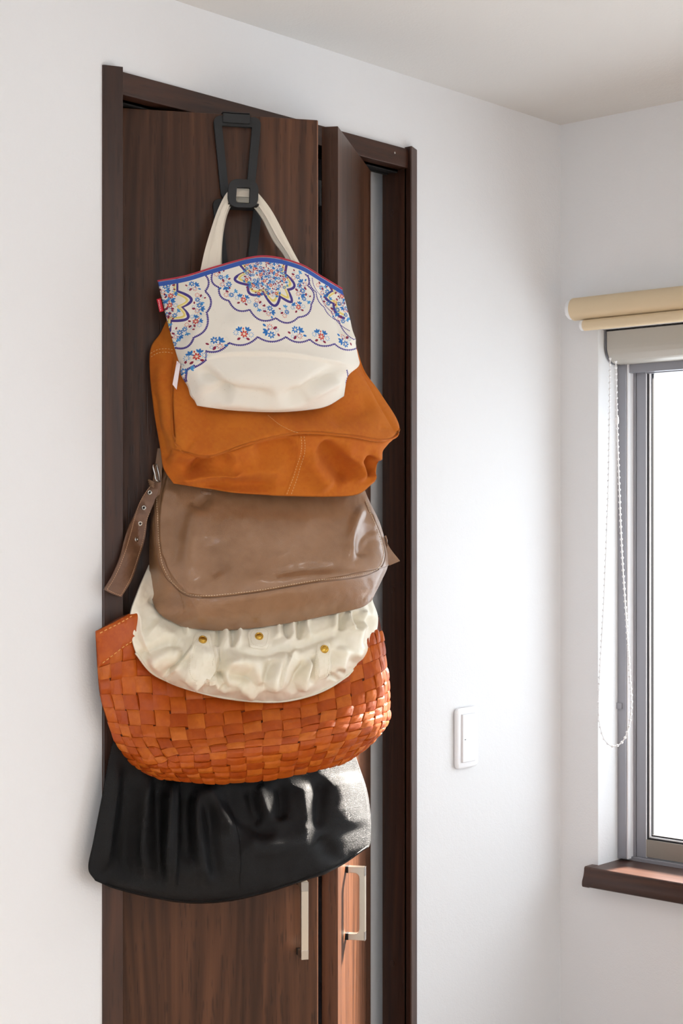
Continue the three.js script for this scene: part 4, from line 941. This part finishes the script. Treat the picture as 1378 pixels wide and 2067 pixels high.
  const tab = (A, B, C, D, at, metal) => {
    const t = mesh('snap_tab', front.patch(roundedQuad(A, B, C, D, 0.35), 14, 18, 4.0), hide, g);
    mesh('stitching', front.stitches([...Array(26)].map((_, i) => { const a = i / 25 * 6.283, k = roundedQuad(A, B, C, D, 0.35); return k(0.5 + 0.40 * Math.sign(Math.cos(a)) * Math.abs(Math.cos(a)) ** 0.6, 0.5 + 0.42 * Math.sign(Math.sin(a)) * Math.abs(Math.sin(a)) ** 0.6); }), { long: 2, gap: 0.8, r: 0.4, lift: 3.9 }), std({ color: 0xd8d0b6, roughness: 0.8 }), t, { kind: 'stuff' });
    const q = front.locate(...at), s = new THREE.LatheGeometry([[0, 0.0030], [0.0030, 0.0028], [0.0046, 0.0022], [0.0050, 0.0016], [0.0054, 0.0024], [0.0064, 0.0022], [0.0068, 0.0012], [0.0069, 0]].map(([a, b]) => new THREE.Vector2(a, b)).reverse(), 32);
    s.applyQuaternion(new THREE.Quaternion().setFromUnitVectors(V(0, 1, 0), q.n)); s.translate(q.p.x + q.n.x * 0.0038, q.p.y + q.n.y * 0.0038, q.p.z + q.n.z * 0.0038);
    mesh('snap', s, metal, t, { label: 'round gold snap' });
  };
  tab([391, 1278], [425, 1276], [372, 1380], [440, 1384], [408, 1294], M.brass);
  tab([499, 1272], [547, 1266], [503, 1308], [540, 1312], [522, 1287], M.brass);
  tab([638, 1300], [666, 1297], [634, 1375], [664, 1366], [653, 1312], M.brass);
}

// ------------------------------------------------------------------ 5: woven tan leather bag, every square of the weave its own piece
{
  const { g, origin } = bag('woven_basket_bag', 'tan orange leather bag woven from broad strips, between the cream bag and the black bag', [540, 1580]);
  const R = smoothPath;
  const sheet = new Sheet([
    [[193, 1274, 16], [256, 1240, 24], [330, 1235, 30], [430, 1230, 32], [530, 1228, 32], [620, 1230, 30], [695, 1236, 26], [744, 1240, 22], [764, 1244, 14]],
    [[196, 1345, 24], [256, 1328, 34], [335, 1330, 38], [430, 1332, 40], [530, 1328, 40], [625, 1318, 38], [702, 1310, 36], [752, 1302, 34], [774, 1295, 18]],
    [[203, 1410, 32], [262, 1412, 58], [340, 1420, 60], [430, 1422, 61], [530, 1418, 61], [625, 1406, 60], [708, 1388, 60], [764, 1370, 50], [781, 1358, 24]],
    [[222, 1474, 42], [275, 1484, 92], [345, 1490, 102], [435, 1486, 108], [530, 1476, 110], [625, 1463, 106], [708, 1444, 95], [764, 1424, 68], [783, 1408, 32]],
    [[245, 1514, 52], [300, 1530, 110], [360, 1528, 125], [440, 1520, 130], [530, 1510, 132], [620, 1497, 128], [698, 1480, 116], [758, 1462, 84], [782, 1456, 44]],
    [[269, 1546, 60], [318, 1554, 96], [370, 1556, 106], [445, 1552, 110], [530, 1545, 110], [612, 1533, 106], [680, 1516, 97], [735, 1497, 78], [763, 1481, 58]],
    [[300, 1564, 66], [340, 1572, 73], [390, 1578, 76], [450, 1580, 78], [530, 1574, 78], [605, 1562, 76], [660, 1549, 73], [700, 1534, 70], [735, 1508, 64]],
  ], 150, 120, { origin, edge: 0.02, folds: [fold('valley', -6, 9, R([[312, 1510], [330, 1525], [345, 1545]])), fold('ridge', 5, 14, R([[285, 1470], [300, 1510], [318, 1535]]))], ripple: (x, y) => 0.004 * (fbm(x / 60 + 40, y / 60 + 40, 256, 256, 111, 2) - 0.5) });
  const grain = leatherRelief(40, 37, 0.7);
  const tones = [[0xa2440c, 0xb25212], [0xa8480e, 0xb85816], [0xae5012, 0xbe601a], [0x9a3e0a, 0xac4c10], [0xb05616, 0xc46820]].map(([a, b], i) => phys({ map: sized(mottle(rgb(a), rgb(b), 70 + i, 3, 20), 0.09), roughness: 0.4, bumpMap: sized(grain, 0.06), bumpScale: 0.00018, specularIntensity: 0.6 }));
  const core = phys({ color: 0x5a2408, roughness: 0.7 });
  mesh('lining', sheet.body(3, 58), core, g, { label: 'dark lining seen between the strips' });
  // weave: over-under squares, each a curved piece of strip that dips under its neighbours
  const NU = 20, NV = 13, t0 = 0.10;
  const square = (i, j) => {
    const upright = (i + j) % 2 === 0, n = 6, w = n + 1, top = [], low = [];
    seed(1000 + i * 37 + j * 101);
    const skew = rnd(-0.05, 0.05), grow = rnd(0.02, 0.07), lift = rnd(0.003, 0.0046), twist = rnd(-0.0007, 0.0007);
    for (let b = 0; b <= n; b++) for (let a = 0; a <= n; a++) {
      let x = a / n, y = b / n;
      const lx = (x - 0.5) * 2, ly = (y - 0.5) * 2, len = upright ? ly : lx, wid = upright ? lx : ly;
      const ex = upright ? 0.0 : 0.10 + grow, ey = upright ? 0.10 + grow : 0.0;
      const s = (i + 0.5 + lx * (0.5 + ex) * (upright ? 0.92 : 1) + skew * ly + 0.12 * Math.sin(j * 1.7 + 0.4 * i) * 0.5) / NU;
      const t = t0 + (1 - t0) * (j + 0.5 + ly * (0.5 + ey) * (upright ? 1 : 0.92) - skew * lx + 0.10 * Math.sin(i * 1.3)) / NV;
      const q = sheet.at(clamp(s, 0.001, 0.999), clamp(t, 0, 0.999));
      const arch = lift * (1 - 0.95 * Math.abs(len) ** 3.2) + 0.0008 * (1 - wid ** 4) + twist * wid;
      top.push(q.p.clone().addScaledVector(q.n, arch));
      low.push(q.p.clone().addScaledVector(q.n, Math.min(arch - 0.0012, -0.0006)));
    }
    return Sheet.prototype.weld.call({ nu: n, nv: n }, [top, low], false);
  };
  for (let j = 0; j < NV; j++) for (let i = 0; i < NU; i++) { const geo = square(i, j); seed(i * 91 + j * 57 + 5); rnd(); mesh('leather_square', geo, tones[Math.floor(rnd(0, 4.99))], g); }
  // smooth collar with saddle stitching
  const collarEdge = (b) => [[lerp(193, 197, b), lerp(1274, 1348, b)], [lerp(222, 224, b), lerp(1260, 1328, b)], [lerp(248, 250, b), lerp(1246, 1308, b)], [lerp(262, 264, b), lerp(1238, 1299, b)], [lerp(284, 286, b), lerp(1230, 1290, b)]];
  const collar = sheet.patch((a, b) => { const k = collarEdge(b), f = a * 4, i = Math.min(3, Math.floor(f)); return [0, 1].map((m) => lerp(k[i][m], k[i + 1][m], f - i)); }, 40, 16, 5.5);
  const band = mesh('collar', collar, tones[1], g, { label: 'smooth tan collar' });
  const thread = std({ color: 0xe6a860, roughness: 0.7 });
  mesh('stitching', [sheet.stitches(R([[197, 1279], [222, 1266], [248, 1252], [262, 1243]], 8), { long: 5, gap: 2.2, r: 0.8, lift: 5.6 }), sheet.stitches(R([[202, 1339], [224, 1322], [248, 1303], [262, 1294]], 8), { long: 5, gap: 2.2, r: 0.8, lift: 5.6 })], thread, band, { kind: 'stuff' });
}

// ------------------------------------------------------------------ 6: black slouchy leather bag
{
  const { g, origin } = bag('slouchy_leather_bag', 'large black leather bag with soft upright pleats, lowest of the hanging bags', [430, 1824]);
  const R = smoothPath;
  const front = new Sheet([
    [[244, 1440, 6], [290, 1436, 14], [360, 1436, 20], [430, 1436, 22], [510, 1434, 22], [590, 1430, 20], [650, 1428, 14], [690, 1430, 6]],
    [[222, 1520, 10], [272, 1530, 34], [350, 1538, 44], [430, 1540, 48], [510, 1540, 48], [590, 1534, 44], [668, 1528, 36], [718, 1526, 12]],
    [[204, 1615, 16], [258, 1625, 60], [345, 1635, 78], [430, 1640, 86], [515, 1635, 86], [600, 1620, 82], [688, 1604, 64], [740, 1594, 18]],
    [[188, 1698, 24], [245, 1712, 74], [340, 1726, 102], [430, 1731, 112], [520, 1716, 112], [610, 1690, 104], [694, 1664, 82], [748, 1650, 26]],
    [[178, 1752, 34], [234, 1776, 72], [335, 1788, 98], [428, 1792, 108], [525, 1772, 108], [615, 1741, 100], [690, 1716, 80], [748, 1696, 36]],
    [[192, 1778, 42], [238, 1796, 54], [320, 1815, 62], [405, 1824, 66], [500, 1812, 66], [600, 1783, 64], [680, 1752, 58], [744, 1710, 44]],
  ], 150, 120, {
    origin, edge: 0.03, gain: 1.35,
    folds: [
      fold('ridge', 7, 9, R([[236, 1530], [228, 1600], [216, 1690], [212, 1770]])), fold('valley', -6, 10, R([[262, 1530], [256, 1620], [250, 1720], [256, 1785]])), fold('ridge', 9, 9, R([[296, 1550], [292, 1640], [290, 1720], [300, 1790]])),
      fold('valley', -9, 10, R([[322, 1555], [320, 1650], [322, 1740], [330, 1800]])), fold('ridge', 10, 8, R([[342, 1560], [341, 1640], [338, 1720], [340, 1800]])), fold('lap', 8, 10, R([[358, 1810], [360, 1720], [362, 1640], [362, 1560]])),
      fold('valley', -9, 10, R([[380, 1570], [376, 1660], [378, 1760]])), fold('ridge', 8, 10, R([[402, 1580], [398, 1650], [410, 1740], [425, 1800]])), fold('valley', -7, 10, R([[420, 1600], [428, 1700], [440, 1790]])),
      fold('ridge', 8, 10, R([[415, 1580], [432, 1620], [458, 1660], [478, 1690]])), fold('valley', -7, 12, R([[450, 1585], [470, 1630], [505, 1665], [560, 1690]])), fold('ridge', 7, 16, R([[480, 1700], [540, 1710], [600, 1700], [640, 1680]])),
      fold('valley', -8, 9, R([[505, 1585], [512, 1630], [530, 1665]])), fold('ridge', 6, 8, R([[522, 1580], [530, 1620], [545, 1655]])), fold('valley', -8, 9, R([[560, 1575], [570, 1620], [566, 1660]])), fold('ridge', 5, 12, R([[612, 1570], [615, 1620], [622, 1665], [600, 1690]])),
      fold('valley', -7, 10, R([[642, 1565], [645, 1620], [640, 1680]])), fold('ridge', 7, 22, R([[690, 1560], [702, 1620], [712, 1680]])), fold('crease', 1.6, 4, R([[474, 1660], [482, 1690], [486, 1730]])),
      fold('ridge', 6, 9, R([[190, 1750], [230, 1774], [320, 1800], [410, 1808], [500, 1796], [600, 1766], [690, 1732], [742, 1702]])),
      fold('valley', -5, 12, R([[640, 1690], [660, 1715], [665, 1740]])),
    ],
    ripple: (x, y) => 0.006 * (fbm(x / 50 + 40, y / 80 + 40, 256, 256, 121, 3) - 0.5),
  });
  const hide = phys({ color: 0x0b0b0d, roughness: 0.46, specularIntensity: 0.6, bumpMap: sized(leatherRelief(48, 39, 0.25), 0.06), bumpScale: 0.0005 });
  mesh('body', front.body(2, 44), hide, g);
  mesh('base_cord', front.cord(R([[212, 1784], [238, 1792], [320, 1811], [405, 1820], [500, 1808], [600, 1779], [680, 1748], [742, 1708]], 6), 0.0016, 0), hide, g);
  mesh('centre_seam', front.cord(R([[470, 1640], [476, 1665], [483, 1695], [486, 1735], [484, 1790]], 5), 0.0006, 0), hide, g);
}

scene.traverse((o) => { if (o.isMesh) { o.castShadow = o.receiveShadow = true; } });
renderer.render(scene, camera);
